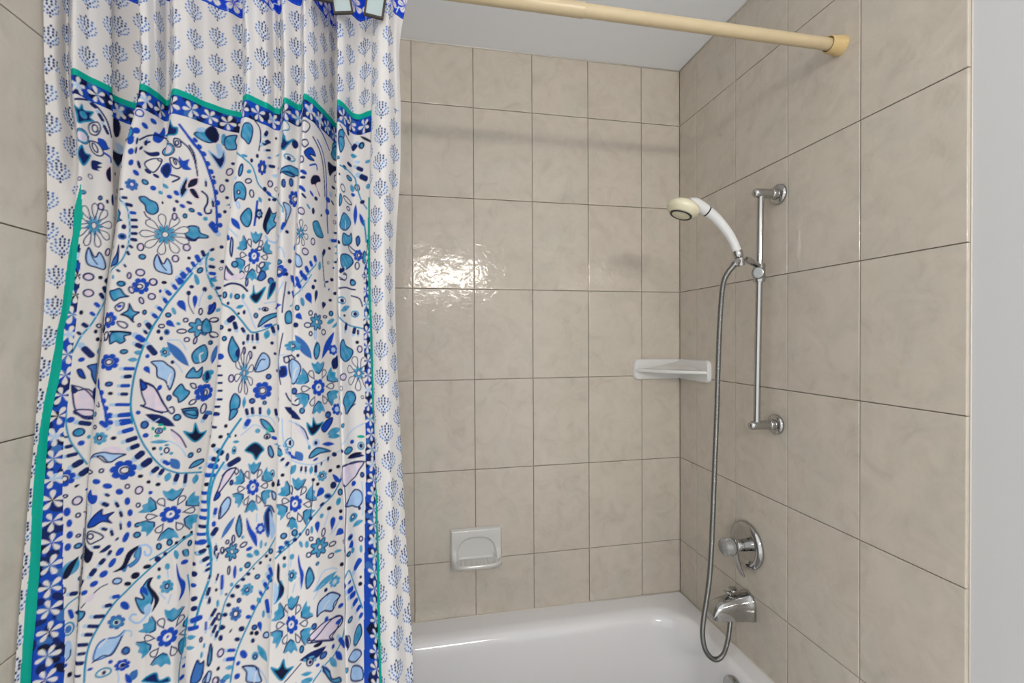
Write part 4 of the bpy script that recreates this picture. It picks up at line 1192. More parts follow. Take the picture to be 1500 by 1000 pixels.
s 17.100 858 18 L -497 -243 -104 -155 2 -3 46 103
l 16.938 538 108 R -306 -14 65 35
d 15.622 512 3 -3 52 37 0 W N
d 15.622 512 3 -8 24 26 0 K
d 15.489 512 -3 -1 23 21 0 T
d 15.400 397 -5 -2 32 47 0 T N
b 15.778 358 0 T N -194 -166 -133 -8 11 73 154 86 166 33 9 -19
l 15.711 230 63 R -67 -24 65 16
d 15.844 -77 -8 -6 30 32 0 N
d 15.378 -154 -6 -4 30 31 0 K
d 15.111 -77 -7 -1 22 36 0 N
d 15.267 -282 4 -2 32 71 0 P N
d 15.133 -205 -7 0 22 66 0 P N
d 14.686 -666 -6 3 43 65 0 P N
b 14.714 -192 0 T N -78 54 -29 229 19 153 93 1 76 -175 7 -198 -63 -71
b 14.886 -243 0 N - -27 28 26 77 19 -74 -25 -47
y 15.133 -576 1 -7 149 376 8 15
b 15.556 -435 0 L N -116 -67 -6 185 112 104 102 -76 -70 -145
s 15.511 -384 20 N -75 -182 2 6 72 17
r 15.578 -896 -3 2 150 157 R
d 15.578 -896 -3 2 55 56 0 W N
d 15.733 -653 -6 -7 42 46 0 D N
d 15.333 -1050 -3 -6 44 45 0 D N
d 15.622 -1101 -2 1 30 33 0 T N
b 14.829 -1114 0 T N -74 32 -13 200 77 121 69 -28 -6 -98 -44 -217
l 15.133 -1062 53 T -2 -107 12 91
d 14.057 -294 2 -3 62 54 0 R
l 14.057 -448 37 N -94 -5 33 -3
l 14.171 -614 43 N -46 10 34 8
l 14.200 -730 43 N -44 2 33 0
l 14.229 -858 43 N -43 3 31 0
l 14.229 -998 49 N -46 3 38 -2
l 14.143 -1114 49 N -57 0 39 -2
l 14.114 -1242 54 R -81 0 46 -1
b 12.649 -627 0 N T -39 52 27 74 56 -55 -29 -101
r 12.649 -909 3 2 100 142 R
d 12.622 -922 4 3 30 56 0 W N
l 15.222 -1229 62 N 5 -58 -18 57
l 15.333 -1216 62 N 9 -66 -3 60
l 15.511 -1229 56 N 1 -63 0 64
l 15.733 -1254 63 T -5 -74 -6 66
s 15.511 -1318 15 L -237 -101 -150 3 5 7 164 -50 237 -166
l 15.978 -1280 67 N 18 -53 -6 75
s 17.350 602 23 N 46 365 25 180 4 -3 -6 -158
s 17.000 -422 20 N 74 507 28 252 -7 -2 9 -204 33 -356
d 17.700 794 8 -6 26 32 0 N
b 17.700 371 0 T N -46 49 42 104 87 -80 -29 -119
d 19.242 512 3 6 38 46 0 T N
d 19.121 218 6 7 46 46 0 N
s 19.455 832 15 T 217 281 -1 -3 -315 -278
l 18.333 755 134 R 131 -58 -78 61
l 18.583 947 148 R 90 -60 -150 80
l 19.333 896 95 R 41 -41 -45 54
l 19.606 1050 106 R 57 -39 -49 52
d 20.143 1011 8 5 35 27 0 N
t 19.909 691 139 R 59 -92 -48 98
t 20.204 742 75 N -8 -125 17 118
d 20.082 909 3 -8 40 43 0 N
t 20.490 589 103 N -19 -69 17 71
d 19.545 627 4 -1 42 78 -15 T
t 19.424 358 106 R 52 -42 -55 57
d 20.000 448 8 -9 42 47 0 W N
d 20.551 384 -2 2 48 27 0 W N
d 19.879 230 -4 -3 64 47 0 W N
d 20.490 115 0 -8 52 54 -20 W N
q 20.265 282 -4 3 147 160 T
d 20.776 307 6 0 83 39 -30 T
d 20.796 448 4 4 47 50 0 T N
d 21.061 243 -1 -4 76 28 -40 T
d 20.020 90 3 -11 34 42 0 W N
d 20.204 64 1 -6 25 79 0 W L
l 19.606 -154 161 D -136 212 156 -207
l 20.653 -141 117 R -150 -228 127 255
l 20.224 -218 111 T -2 -173 20 170
b 20.245 -243 0 T N -53 12 24 169 84 61 34 -96 -27 -120
r 20.857 -218 6 2 95 99 R
d 20.857 -218 6 2 34 33 0 L
r 18.750 -141 -18 7 179 97 T
d 18.917 -141 -9 7 47 36 0 W N
d 19.333 -294 5 -1 27 31 0 N
s 22.054 333 21 T -333 696 -242 438 -151 206 3 5 305 -103 590 -170
l 20.592 1024 45 N -47 -3 48 22
d 20.796 1088 2 -4 39 29 0 N
d 21.030 832 5 0 48 34 0 N
d 20.776 691 -7 7 44 28 0 N
s 22.568 896 30 N -227 -39 5 -2 251 -22
d 23.000 998 0 0 54 55 0 T N
d 22.270 653 10 1 146 63 0 W T
d 22.270 653 10 -4 68 37 0 N
s 23.370 717 27 N -147 44 2 -8 58 -146
l 22.541 512 98 T -171 -44 160 55
d 23.148 422 2 8 68 60 0 W T
d 23.148 422 7 8 37 38 0 N
d 22.486 397 -6 -5 45 21 0 K
s 22.595 1114 22 N -230 -99 -43 -88 10 -2 -132 5
l 22.568 205 146 N -23 -71 35 63
l 23.111 128 72 N -17 -59 11 63
l 23.259 102 46 N 10 -47 12 48
d 23.222 -77 7 -2 34 32 0 K
b 22.514 -218 0 T N -156 143 -62 194 12 89 190 5 147 -127 -5 -199 -163 -114
b 21.061 -422 0 N - -25 69 55 102 65 -34 -48 -149
y 23.296 -627 -9 0 242 318 7 20
d 23.370 -205 -8 4 48 64 0 P N
d 22.324 -678 -17 8 98 62 0 P N
b 19.091 -550 0 L N -145 147 -13 201 112 69 76 -106 -6 -230 -114 -108
s 19.152 -550 20 W -18 -129 4 -3 38 47
s 18.417 -294 26 N -156 -30 7 7 87 -43
d 17.650 -358 4 -5 48 61 0 W N
b 17.400 -563 0 N R -62 63 46 85 57 -67 -49 -89
d 19.152 -896 -4 2 45 56 0 D N
s 19.515 -1075 25 N -288 142 -215 10 -60 -59 5 0 -33 53 -81 17
l 19.030 -1267 124 N -188 109 130 -111
d 19.606 -1229 -1 -1 43 50 0 T N
c 20.286 -858 3 -7 426 457 0
b 22.622 -1114 0 T N -191 43 -51 178 116 160 149 26 56 -95 -105 -199 -149 -66
s 22.703 -1229 23 N 104 63 8 -3 -81 -93
r 20.939 -1280 1 -6 94 107 R
d 20.939 -1280 1 -6 36 43 0 L
d 20.551 -1357 4 -3 59 53 0 D N
l 21.000 -448 178 N -55 -122 64 116
d 21.788 -1024 -12 -1 46 36 0 N
d 23.519 -1318 3 7 39 53 0 N
s 17.000 -320 15 L 97 47 -5 -3 24 -205
d 3.905 -1242 3 -1 42 41 0 R
b 4.476 -1152 0 P N -107 61 91 37 107 -58 0 -57 -72 -3
l 4.524 -1318 86 N -75 26 83 -20
s 4.333 -1190 23 N -84 78 6 -2 139 -53
d 4.333 -1446 -4 1 71 64 0 T N
d 4.429 -1613 8 0 42 41 0 R
d 4.810 -1536 -1 5 25 32 0 T
d 7.889 -1370 2 -4 32 32 0 W N
s 8.385 -1254 32 R -17 143 3 2 38 -166
d 8.538 -1216 -4 3 42 33 80 R
d 8.538 -1318 5 1 42 33 60 R
l 8.346 -1331 81 R 44 -52 -55 50
s 3.952 -1536 18 T -71 455 -54 227 4 -6 91 -178 219 -408
l 3.762 -1498 36 N -21 11 28 -2
l 3.952 -1638 68 N -48 -8 43 3
l 4.143 -1766 70 N -70 -18 63 2
l 4.381 -1920 108 N -60 -36 65 43
l 4.714 -2061 109 N -54 -45 68 51
r 8.231 -1549 -3 2 100 100 T
d 8.231 -1536 -4 -6 33 37 0 W N
d 8.731 -1562 -7 -4 38 30 0 K
b 8.500 -1843 0 L N -211 -22 -147 60 -21 84 88 43 265 16 168 -34 79 -94 25 -73 -53 20 -165 3
b 8.769 -1754 0 P - -159 23 -57 63 56 38 164 -51 44 -41 -67 -15
s 8.500 -1920 20 N -193 78 -89 90 9 -2 87 -8
s 7.852 -1856 16 L -21 -54 1 4 76 34
r 9.200 -2074 -7 5 188 156 R
d 9.200 -2074 4 0 67 55 0 W N
d 9.657 -2176 1 -4 38 28 0 K
d 9.971 -2291 2 9 33 28 0 K
d 11.306 -2342 6 3 36 30 0 K
d 11.000 -2445 -1 -6 33 28 0 R
d 9.314 -2330 1 4 36 37 0 W N
d 8.423 -2048 -1 4 31 34 0 W N
d 7.704 -2061 5 7 80 36 0 W N
d 9.657 -2394 -7 -1 54 65 20 P N
r 3.857 -2112 -5 3 125 130 R
d 3.810 -2112 4 -7 42 49 0 W N
d 4.429 -2253 4 -3 36 27 0 K
d 3.857 -2381 4 2 29 27 0 W N
d 4.476 -2483 -2 7 59 67 20 P N
d 9.629 -2624 7 0 31 37 0 W N
d 4.524 -2688 4 -8 31 36 0 W N
d 9.629 -2931 3 2 33 32 0 T N
d 9.657 -3072 -5 -4 50 45 0 T N
d 4.619 -2995 2 -6 29 26 0 W N
d 4.667 -3149 -1 -1 46 39 0 T N
c 11.806 -2829 -2 3 449 400 0
s 11.417 -2074 21 T -488 937 -413 696 -287 408 -148 187 1 3 169 -98 380 -140 548 -162
l 9.029 -1216 69 R -95 -6 87 -4
l 9.114 -1344 82 R -92 -9 71 21
l 9.171 -1459 85 R -78 -22 85 23
l 9.314 -1600 86 N -83 -29 84 28
l 9.429 -1715 88 N -70 -29 66 24
l 9.600 -1843 124 N -66 -61 51 46
l 9.829 -1971 124 N -70 -61 69 48
l 11.167 -2099 106 N -42 -44 47 38
l 11.389 -2150 73 N -20 -46 34 49
l 11.611 -2240 95 T -19 -73 21 73
l 11.889 -2253 85 N -11 -75 23 60
l 12.270 -2304 66 N -8 -70 -6 88
l 12.649 -2330 89 T -8 -84 7 81
d 9.657 -1382 -5 -1 54 62 0 D N
d 9.714 -1549 -3 -3 42 38 0 R
l 11.333 -1318 135 N -181 97 177 -117
s 10.000 -1344 17 L -124 56 2 1 89 45
d 11.222 -1498 2 6 54 48 0 W N
d 11.222 -1498 2 6 29 29 0 D
d 10.000 -1459 8 9 29 29 0 G
d 11.417 -1459 2 -1 25 34 0 G
d 11.278 -1395 -1 -2 38 22 0 G
d 11.167 -1562 -4 -6 38 22 0 G
l 11.861 -1638 96 P -129 160 120 -153
s 11.917 -1613 22 N -132 128 3 3 98 -178
l 11.278 -1664 59 T -135 1 126 -7
s 11.944 -1779 12 L -171 121 5 0 98 -158
d 11.056 -1766 -4 -2 31 28 0 K
d 11.528 -1805 -1 -8 38 48 0 W N
d 11.333 -1779 -2 2 25 33 0 T
d 11.528 -1728 -5 -1 33 19 0 T
d 11.667 -1869 0 1 29 24 0 T
d 11.361 -1869 2 2 21 19 0 T
l 11.806 -2035 141 D -66 84 73 -93
l 11.528 -2010 74 R -42 33 52 -36
d 12.324 -1920 5 -10 38 43 0 T N
b 12.405 -1587 0 K T -22 181 58 10 153 23 91 -93 1 -140 -110 -36 -177 69 -50 26
d 12.622 -1869 -5 -6 30 34 0 W N
b 12.622 -2074 0 T N -108 -67 -54 28 69 56 87 5 -1 -53
l 12.757 -2163 46 T -19 -15 29 11
d 11.778 -1293 -4 0 54 53 0 T N
b 12.189 -1229 0 T N -106 29 61 35 90 -67 -41 -27
d 14.114 -1229 -5 4 52 29 10 N
d 14.371 -1613 0 6 29 29 0 K
d 14.114 -1728 5 -7 33 33 0 K
l 14.057 -1434 51 N -58 2 41 -18
l 14.429 -1843 86 N -58 37 54 -35
l 14.286 -1971 80 N -60 32 59 -20
l 14.229 -2061 86 R -70 29 74 -18
l 14.143 -2202 70 R -70 3 76 -8
d 14.057 -2342 7 1 48 33 0 K
l 14.086 -2470 68 R -113 -8 64 -8
l 14.086 -2611 61 R -66 1 60 -8
l 14.114 -2739 62 R -69 0 53 -11
l 14.114 -2854 70 R -86 5 55 -22
l 14.114 -2982 67 N -81 -3 66 -25
l 14.114 -3110 59 R -93 -3 86 -7
l 14.086 -3238 72 R -136 -9 77 -2
l 14.114 -3392 67 T -123 -3 81 -9
l 14.229 -3366 56 N -49 -10 41 11
s 14.257 -2778 26 T 136 755 37 533 4 280 6 -1 14 -281 54 -515 115 -748
s 9.143 -2509 27 W -997 -103 -827 300 -311 282 -145 184 0 6 91 -208 104 -436 40 -651 -67 -791
d 8.231 -2202 1 2 54 41 20 R
d 8.654 -2291 4 -1 63 41 25 R
d 9.114 -2394 -4 -5 54 46 30 R
d 9.343 -2560 -1 7 42 60 0 R
d 9.429 -2739 0 7 38 55 0 R
d 9.429 -2906 -4 -2 33 54 0 R
d 9.343 -3098 8 1 38 80 20 R
d 9.229 -3302 3 0 38 70 40 R
b 8.038 -2432 0 R - -86 3 -22 117 4 38 69 20 59 -79 -12 -105
l 8.654 -2573 72 N -46 36 37 -27
l 8.692 -2432 50 N -31 25 25 -21
l 9.057 -2598 59 N -21 44 25 -40
l 9.200 -2739 55 N -18 41 12 -52
l 9.200 -2931 41 N -3 51 11 -52
l 8.962 -3008 53 N -17 40 9 -52
l 9.143 -3110 43 N -21 -19 15 20
b 8.538 -2778 0 R N -186 -100 -126 33 -1 151 13 58 147 77 77 -3 128 -90 9 -43 -96 -102
b 7.889 -3251 0 K N -66 145 10 69 80 -22 26 -103 -66 -68
b 8.269 -3021 0 W N -116 6 -59 88 60 41 119 -37 34 -84 -55 -109
d 8.038 -3008 5 -9 46 44 30 W N
s 7.963 -2726 16 L -67 179 7 162 3 5 -71 -159
s 5.294 -2701 20 N -29 37 23 3 3 -84
d 3.952 -2624 6 7 42 66 0 R
d 4.143 -2790 -3 0 33 57 0 R
d 4.190 -2957 -1 -5 38 56 0 R
d 4.095 -3136 7 2 38 56 0 R
l 8.692 -2944 55 N -43 27 28 -14
l 8.462 -3174 59 N -51 -3 38 -11
b 8.769 -3238 0 N - -71 -27 28 56 66 27 -2 -36
s 5.059 -3046 18 D 3 132 2 -1 1 -112
s 11.694 -3379 16 T 364 187 199 122 -4 -1 -202 -106
d 11.861 -3251 -8 -4 42 50 0 T N
d 11.472 -3302 -2 4 38 51 0 T N
d 12.730 -3341 -1 -1 29 46 0 T N
d 12.730 -3174 9 -2 21 23 0 K
d 12.405 -3226 4 -4 26 27 0 K
d 12.135 -3277 2 2 25 27 0 K
b 12.541 -3482 0 T N -46 51 29 45 45 -51 -19 -30
d 12.162 -3443 1 -3 29 68 -20 T
d 12.865 -1254 -6 -10 73 35 10 D
b 14.771 -1267 0 T N -53 -58 -27 87 70 79 41 -18 -31 -85
l 15.222 -1408 92 R -24 -62 39 56
b 15.667 -1485 0 T N -91 120 22 60 129 -111 24 -92 -68 17
d 15.467 -1562 -4 -2 40 40 0 T
l 15.711 -1574 63 G -24 -75 42 69
d 14.543 -1446 1 7 27 32 0 K
d 14.371 -1613 4 6 33 29 0 K
d 14.143 -1728 -1 -8 33 33 0 K
d 14.686 -1600 -3 4 21 48 -30 N
d 14.914 -1613 -2 2 17 24 0 K
l 14.943 -1715 51 T -52 5 47 2
d 14.886 -1843 3 -4 30 63 0 W T
d 14.886 -1856 4 4 17 29 0 N
d 14.686 -1946 4 2 21 62 0 T N
l 14.429 -1869 79 N -50 49 42 -31
l 14.286 -1958 80 N -55 30 56 -32
l 14.257 -2074 82 R -84 30 69 -23
l 14.171 -2189 75 R -90 2 74 -21
s 14.229 -2278 26 T 319 939 187 705 86 476 31 246 -1 -7 -14 -261 24 -548 33 -782 114 -1245
s 15.378 -1459 15 L -191 -152 -84 -64 4 1 162 -88 279 -223
b 15.422 -1907 0 K T -158 46 -8 161 130 37 77 -43 14 -135 -46 -31
b 15.800 -1933 0 T N -45 82 0 102 50 -25 28 -98 -30 -43
d 15.911 -1702 0 -1 54 30 20 R
d 15.689 -1664 1 -7 50 45 0 W N
d 15.689 -1677 1 1 23 25 0 K
l 16.938 -1792 68 T -252 -16 56 -6
b 17.100 -1894 0 T N -34 73 33 23 23 -74 -67 -28
l 14.914 -2035 107 N -87 -52 97 58
b 14.714 -2317 0 P N -44 83 21 167 135 190 74 43 -9 -86 -141 -283 -92 -101
s 15.089 -2189 21 N -236 -45 -149 51 -42 50 -6 -2 -35 -46 -60 -8
b 14.514 -2547 0 R N -47 -64 -17 74 39 32 14 -35
d 14.886 -2355 6 -2 27 42 0 D N
b 14.771 -2752 0 L N -66 48 20 176 76 120 53 -17 -44 -142 -86 -138
s 14.657 -2842 16 N 2 113 -1 -4 -29 -53
l 14.486 -2778 65 R -5 -60 7 56
d 14.486 -2982 -5 5 32 47 0 R
l 14.514 -3098 92 N -38 -62 39 68
l 14.886 -3059 72 D -89 -163 87 160
l 14.600 -3354 38 N -7 49 11 -45
l 14.571 -3443 35 N -14 49 11 -45
c 15.400 -2470 5 -2 295 408 0
c 19.212 -2752 3 10 340 422 10
b 15.156 -3072 0 T N 10 187 51 -61 9 -170 -45 -44 -28 96
b 15.422 -3200 0 R - -81 247 -11 67 71 -65 79 -231 -4 -101 -75 80
r 15.600 -3162 0 7 75 96 R
d 15.600 -3162 0 7 26 29 0 L
s 15.511 -3034 12 L -3 128 0 -4
s 15.844 -2816 25 N -90 15 -1 -2 47 -106
b 15.778 -3059 0 N D -63 114 12 245 60 90 43 -103 5 -260 -46 -82
b 15.889 -3123 0 L - -43 211 4 105 60 -91 -7 -231
d 15.733 -3418 3 -2 18 33 0 T
d 15.622 -3405 7 0 22 65 0 T
d 14.886 -3290 2 6 27 35 0 W N
d 15.044 -3251 -1 -1 25 65 0 W N
d 15.267 -3366 1 0 55 37 -30 W N
d 15.244 -3251 -1 5 21 28 0 T
q 15.022 -3443 0 -3 97 142 T
d 14.771 -3405 2 -5 29 45 0 W N
d 15.378 -3456 4 10 47 30 -20 R
d 15.400 -3546 3 -7 56 32 30 T
d 15.533 -3520 6 -8 39 55 -30 T
d 15.867 -2291 2 2 35 64 0 W T
d 15.867 -2291 2 -6 18 30 0 N
d 17.400 -2278 4 4 31 29 0 K
d 16.938 -2432 -11 10 64 29 0 K
d 15.911 -2458 -3 -6 28 49 0 K
d 17.100 -2381 -3 3 20 48 0 N
b 15.956 -2662 0 L N -41 90 31 36 20 -63 -28 -35
d 17.550 -3251 4 -3 49 47 0 T N
d 19.212 -3213 -1 5 45 53 0 T N
s 19.970 -2995 19 T 534 492 475 400 366 243 163 123 -4 1 -144 -189 -281 -338 -502 -493 -611 -588
b 20.816 -2470 0 R - -91 72 -11 29 39 -30 73 78 50 -69 -40 -64
d 20.653 -2586 -12 4 59 61 0 N
d 20.429 -2739 10 1 68 41 20 N D
d 20.265 -2842 -6 -1 52 25 -20 N
d 19.879 -3021 -5 4 28 34 0 N
d 19.455 -3251 1 4 18 24 0 N
d 19.212 -3315 5 -5 36 33 0 N
d 17.900 -3379 2 -3 59 37 40 N D
d 17.450 -3430 -2 -2 49 32 20 R
d 17.350 -3482 -1 3 26 37 0 N
t 20.204 -2650 130 R -76 -53 73 67
d 20.898 -2726 5 6 41 55 0 T N
d 20.816 -2867 -1 -5 40 66 20 T
l 19.576 -1574 101 P -95 140 88 -139
s 19.667 -1549 23 N -126 114 3 5 64 -165
s 19.727 -1677 13 L -303 275 -109 217 3 5 56 -152
b 20.102 -1510 0 K T -111 76 -34 3 -3 149 65 25 211 39 59 -114 -42 -147 -100 -39
b 20.510 -1536 0 R N -135 -40 -43 60 118 113 87 -15 -52 -121
d 20.551 -1370 3 -1 59 53 0 D N
d 18.167 -1766 -6 0 91 84 0 W T
d 18.000 -1766 4 0 30 44 0 N
d 17.600 -1792 -7 -1 32 39 0 T
d 17.700 -1869 -3 0 32 24 0 T
d 20.163 -1792 5 -5 64 56 0 W L
d 20.163 -1792 -1 -5 35 35 0 N
l 20.531 -1869 72 R -144 28 128 -24
l 20.755 -1766 91 T -130 23 112 3
l 20.776 -1677 115 T -152 -28 124 46
d 19.909 -1856 -5 2 23 40 0 T
b 20.224 -1958 0 T N -163 -84 -112 36 15 75 266 -44 38 -32
l 19.424 -1984 131 D -52 88 52 -81
d 18.667 -1958 -15 -3 126 29 30 R
d 20.122 -2074 3 3 49 20 -20 R
s 17.700 -1907 17 L -78 553 -63 255 -2 1 144 -146 356 -230
s 21.909 -1805 17 L -1162 -333 -960 -343 -678 -267 -5 7 220 147 526 299
d 17.150 -1920 3 1 52 34 30 T
l 17.400 -2022 53 N -29 -19 26 23
l 17.750 -2099 59 N -19 -37 26 29
l 19.121 -2189 115 T -89 -91 38 73
l 19.515 -2189 42 N -3 -45 9 39
l 19.697 -2214 42 N 2 -43 5 54
l 19.909 -2227 63 T 0 -79 22 67
l 20.122 -2227 67 N -9 -68 3 65
l 20.306 -2163 40 N -10 -31 1 30
l 20.510 -2125 53 N -9 -25 2 48
d 20.714 -2061 1 -9 49 39 30 N
d 21.879 -1907 -17 -4 57 35 0 N
d 20.857 -2291 0 3 37 31 0 K
d 20.551 -2330 1 4 44 31 0 K
r 20.306 -2381 -2 5 96 92 T
d 20.306 -2368 -7 -3 34 31 0 W N
d 20.020 -2394 -3 -6 29 30 0 K
d 20.143 -2496 7 6 34 30 0 K
d 22.432 -1933 11 1 125 60 0 T N
d 22.757 -1818 -8 9 47 36 0 R
d 23.259 -1894 0 -2 59 67 0 W T
d 23.259 -1894 0 -2 32 41 0 N
d 23.296 -1741 -8 5 70 26 0 G
l 22.973 -2086 87 N -225 36 147 24
d 22.811 -2035 -4 -3 155 31 -8 K
b 22.568 -2317 0 P N -200 173 60 145 265 152 178 13 96 -101 -64 -152 -196 -169 -236 -3
s 22.892 -2163 23 N -305 6 -4 6 181 -1
d 23.296 -2381 -8 -4 35 45 0 D N
d 22.730 -2509 1 0 49 45 0 R
b 22.784 -2790 0 L N -156 82 10 175 124 110 131 -41 52 -133 -71 -75 -252 -26
s 22.432 -2701 22 N -82 -123 12 8 152 86
d 23.074 -2944 -4 2 25 30 0 N
d 22.622 -3046 -6 -9 102 70 0 T
d 22.622 -3046 -6 -2 47 35 0 W N
l 22.919 -3200 85 T 91 54 -110 -12
s 23.296 -2765 15 L -20 260 -2 9 -25 -293
d 20.469 -2944 -1 -3 46 35 0 K
d 20.245 -3034 -4 6 39 39 0 T
s 20.388 -3085 12 L 40 100 8 -9 -51 -114
t 20.102 -3187 91 R 4 -99 7 102
t 20.551 -3226 100 R -11 -117 22 119
d 20.878 -3149 6 -6 35 41 0 R
s 20.653 -3315 10 L 79 124 3 0 -100 -68
d 19.879 -3200 9 -5 23 63 0 T
d 19.727 -3226 4 -4 28 53 0 W N
d 20.286 -3302 -1 -1 38 68 10 W N
t 20.796 -3405 119 R -60 -35 68 57
d 20.898 -3034 2 -8 30 35 0 K
q 20.163 -3507 6 -7 161 159 T
d 19.848 -3341 10 -6 32 38 -30 W N
d 20.551 -3546 2 -1 71 39 0 W N
d 20.735 -3699 1 2 68 25 0 T
d 19.727 -3418 -6 -4 32 57 0 T
d 19.485 -3405 1 0 27 57 -20 T
d 19.788 -3597 -4 3 41 43 0 W N
d 20.510 -3725 -2 -1 57 39 0 W N
d 22.405 -3354 8 5 70 44 0 N D
d 23.074 -3456 2 6 35 45 0 P N
t 22.378 -3469 127 R -46 -25 104 5
d 22.297 -3597 0 1 52 38 0 T N
d 22.541 -3584 1 2 52 48 20 T
d 23.074 -3622 -3 8 25 64 0 T
s 22.027 -3187 17 N 7 724 21 357 -2 -5 -26 -362
s 19.939 -2726 15 N 21 316 1 1 -39 -283
l 4.333 -3443 190 T -80 -114 88 108
b 4.333 -3469 0 K - -81 -78 -30 67 86 165 52 62 -5 -88 -55 -118
b 9.514 -3482 0 T D -198 -104 -113 -74 63 40 39 107 110 241 135 137 104 13 7 -64 -36 -38 -72 -122 -132 -80
b 9.400 -3443 0 K - -165 -143 -54 -69 15 120 171 209 79 71 25 -55 -31 -125
s 11.111 -3405 29 L -140 153 -65 158 9 91 1 2 -58 3 -76 60
d 9.229 -3302 1 4 38 61 30 R
d 9.057 -3443 -3 -7 38 74 30 R
d 8.769 -3584 2 -9 46 56 50 R
d 8.462 -3712 -6 5 54 39 -30 R
d 8.000 -3814 -2 -2 46 34 -30 R
l 8.692 -3405 84 N -32 -42 32 38
l 8.923 -3302 58 N -13 -31 19 41
l 8.346 -3533 83 N -30 -58 40 49
l 7.815 -3686 140 N -221 -112 37 51
l 4.619 -3827 75 N -49 12 50 -10
b 7.926 -3277 0 K - -86 121 4 55 89 28 59 -99 1 -115 -74 -7
d 4.095 -3750 -9 4 25 47 0 W N
d 10.333 -3584 1 9 55 33 0 K
d 9.657 -3674 1 2 63 48 -20 K
d 9.457 -3789 6 6 50 33 0 K
d 9.200 -3725 7 0 63 48 0 L N
s 8.654 -3789 17 N -208 -235 -105 -105 -2 1 93 38
l 8.308 -3904 78 P -69 -62 70 62
s 9.143 -4045 20 T 1016 832 853 754 671 622 497 466 316 314 137 133 4 -1 -125 -196 -226 -380 -289 -550 -314 -747 -310 -1014
s 4.381 -3942 15 T -65 -90 -2 -5 88 45
d 11.417 -3482 5 -5 46 45 0 N
d 11.694 -3418 -3 -4 29 32 0 N
l 9.200 -3955 71 R -55 1 51 8
l 8.962 -4058 71 N -41 -12 57 -4
l 8.692 -4198 69 N -74 15 64 -17
l 8.462 -4314 64 N -64 14 75 -27
l 8.308 -4429 64 N -47 17 57 -10
l 8.115 -4544 61 N -68 13 67 -20
l 8.115 -4659 52 N -54 0 45 -13
l 8.000 -4774 64 N -84 6 65 -26
l 7.926 -4941 45 N -94 2 64 -18
b 4.524 -4109 0 R - -42 61 6 56 30 -54 -9 -65
b 7.778 -4147 0 T N -336 43 48 80 64 -28 -93 -94
d 4.381 -4314 -1 3 67 93 0 W T
d 4.381 -4314 -1 -2 38 55 0 D
b 4.429 -4634 0 L - -43 128 21 138 50 -39 5 -115 -19 -100
s 4.571 -4698 16 N -40 -41 -2 -2 2 79
d 4.333 -4800 0 -3 29 27 0 R
d 9.400 -4096 5 -4 75 54 50 R
b 10.167 -3994 0 T N -64 82 5 215 71 241 28 144 101 -45 68 -165 -11 -258 -87 -153 -131 5 -23 -36
b 9.971 -3930 0 R - -54 -3 -38 81 29 43 53 -71 -16 -11
b 11.278 -3968 0 K - 1 222 -32 112 49 -15 92 -131 3 -280 33 -120 -48 51 -71 165
b 11.083 -4198 0 L - -44 34 33 82 48 -26 -18 -100
s 9.543 -4301 31 L 234 43 153 -53 70 -66 -8 -8 27 58 82 57
r 11.750 -3917 3 -4 96 103 T
d 11.750 -3917 3 0 33 40 0 L N
d 11.500 -3635 -4 -7 25 31 0 K
d 11.750 -3622 7 2 36 50 0 T
d 11.500 -3763 -6 3 27 31 0 T
s 11.778 -3789 11 L -3 121 7 -4
b 12.378 -3917 0 R - -67 327 -4 107 72 -14 54 -169 -19 -256 11 -102 -48 125
s 11.806 -4173 11 L 34 125 1 -1
s 11.694 -4096 11 L -73 107 6 0
r 9.200 -4326 5 -1 117 110 D
d 9.200 -4339 5 5 63 57 0 W T
d 9.200 -4339 5 5 29 31 0 N
b 9.029 -4646 0 L D -173 -151 -148 26 -67 101 100 108 194 178 140 37 52 -116 -37 -160
s 9.114 -4787 19 N -219 -36 -113 15 -5 -3 65 99 117 236
s 9.571 -4506 22 L -125 -23 -77 30 -4 6 -11 -60
s 8.885 -4570 19 W -60 -65 7 -1 39 51
d 9.429 -4762 3 -4 54 56 0 D N
r 9.371 -4954 1 -4 104 82 R
d 9.400 -4966 -11 5 38 29 0 N
d 9.086 -4877 6 -3 29 28 0 R
d 8.923 -5005 2 2 96 60 0 W T
d 8.923 -5005 6 -2 25 28 0 N
d 8.500 -4902 -4 -2 33 20 0 R
c 11.833 -4659 1 5 428 407 10
b 11.528 -5222 0 N T -182 27 -10 98 34 -17 149 -4 149 -87 -179 -26
l 9.629 -5133 116 D -44 -72 61 84
b 9.514 -5171 0 R - -37 79 12 49 58 -52 -21 -39
s 9.314 -5184 8 L -15 158 4 1
s 14.457 -3789 27 T -84 691 -19 498 13 222 9 3 -98 -373 -144 -625 -161 -709
s 12.595 -4954 17 T 39 1127 96 710 39 348 3 8 -29 -231 -26 -431
d 14.143 -3226 3 -7 72 45 0 R
l 14.200 -3366 73 N -57 -20 53 10
l 14.314 -3494 87 N -44 -28 53 21
d 13.880 -3558 -2 0 43 31 0 N
d 13.960 -3699 -9 -3 62 44 0 N
l 14.400 -3661 60 N -32 -16 37 19
d 13.960 -3866 -4 -1 56 33 0 R
d 14.029 -4058 2 -5 58 37 -20 N
d 14.057 -4211 3 6 55 39 -20 N
l 14.171 -4352 95 R -88 -39 87 13
l 14.086 -4480 76 R -94 -23 80 3
l 14.029 -4608 69 T -80 -16 69 -3
l 14.029 -4762 61 T -83 -11 58 1
l 13.160 -5069 46 R -76 -10 114 0
d 12.784 -5197 5 1 39 28 0 R
d 12.676 -5350 -1 6 43 34 0 R
d 12.514 -3610 3 -3 55 36 10 R
d 12.162 -3469 -4 4 25 68 -20 T
d 12.541 -3482 7 2 25 68 -20 T
l 14.400 -3584 49 R -18 -18 30 20
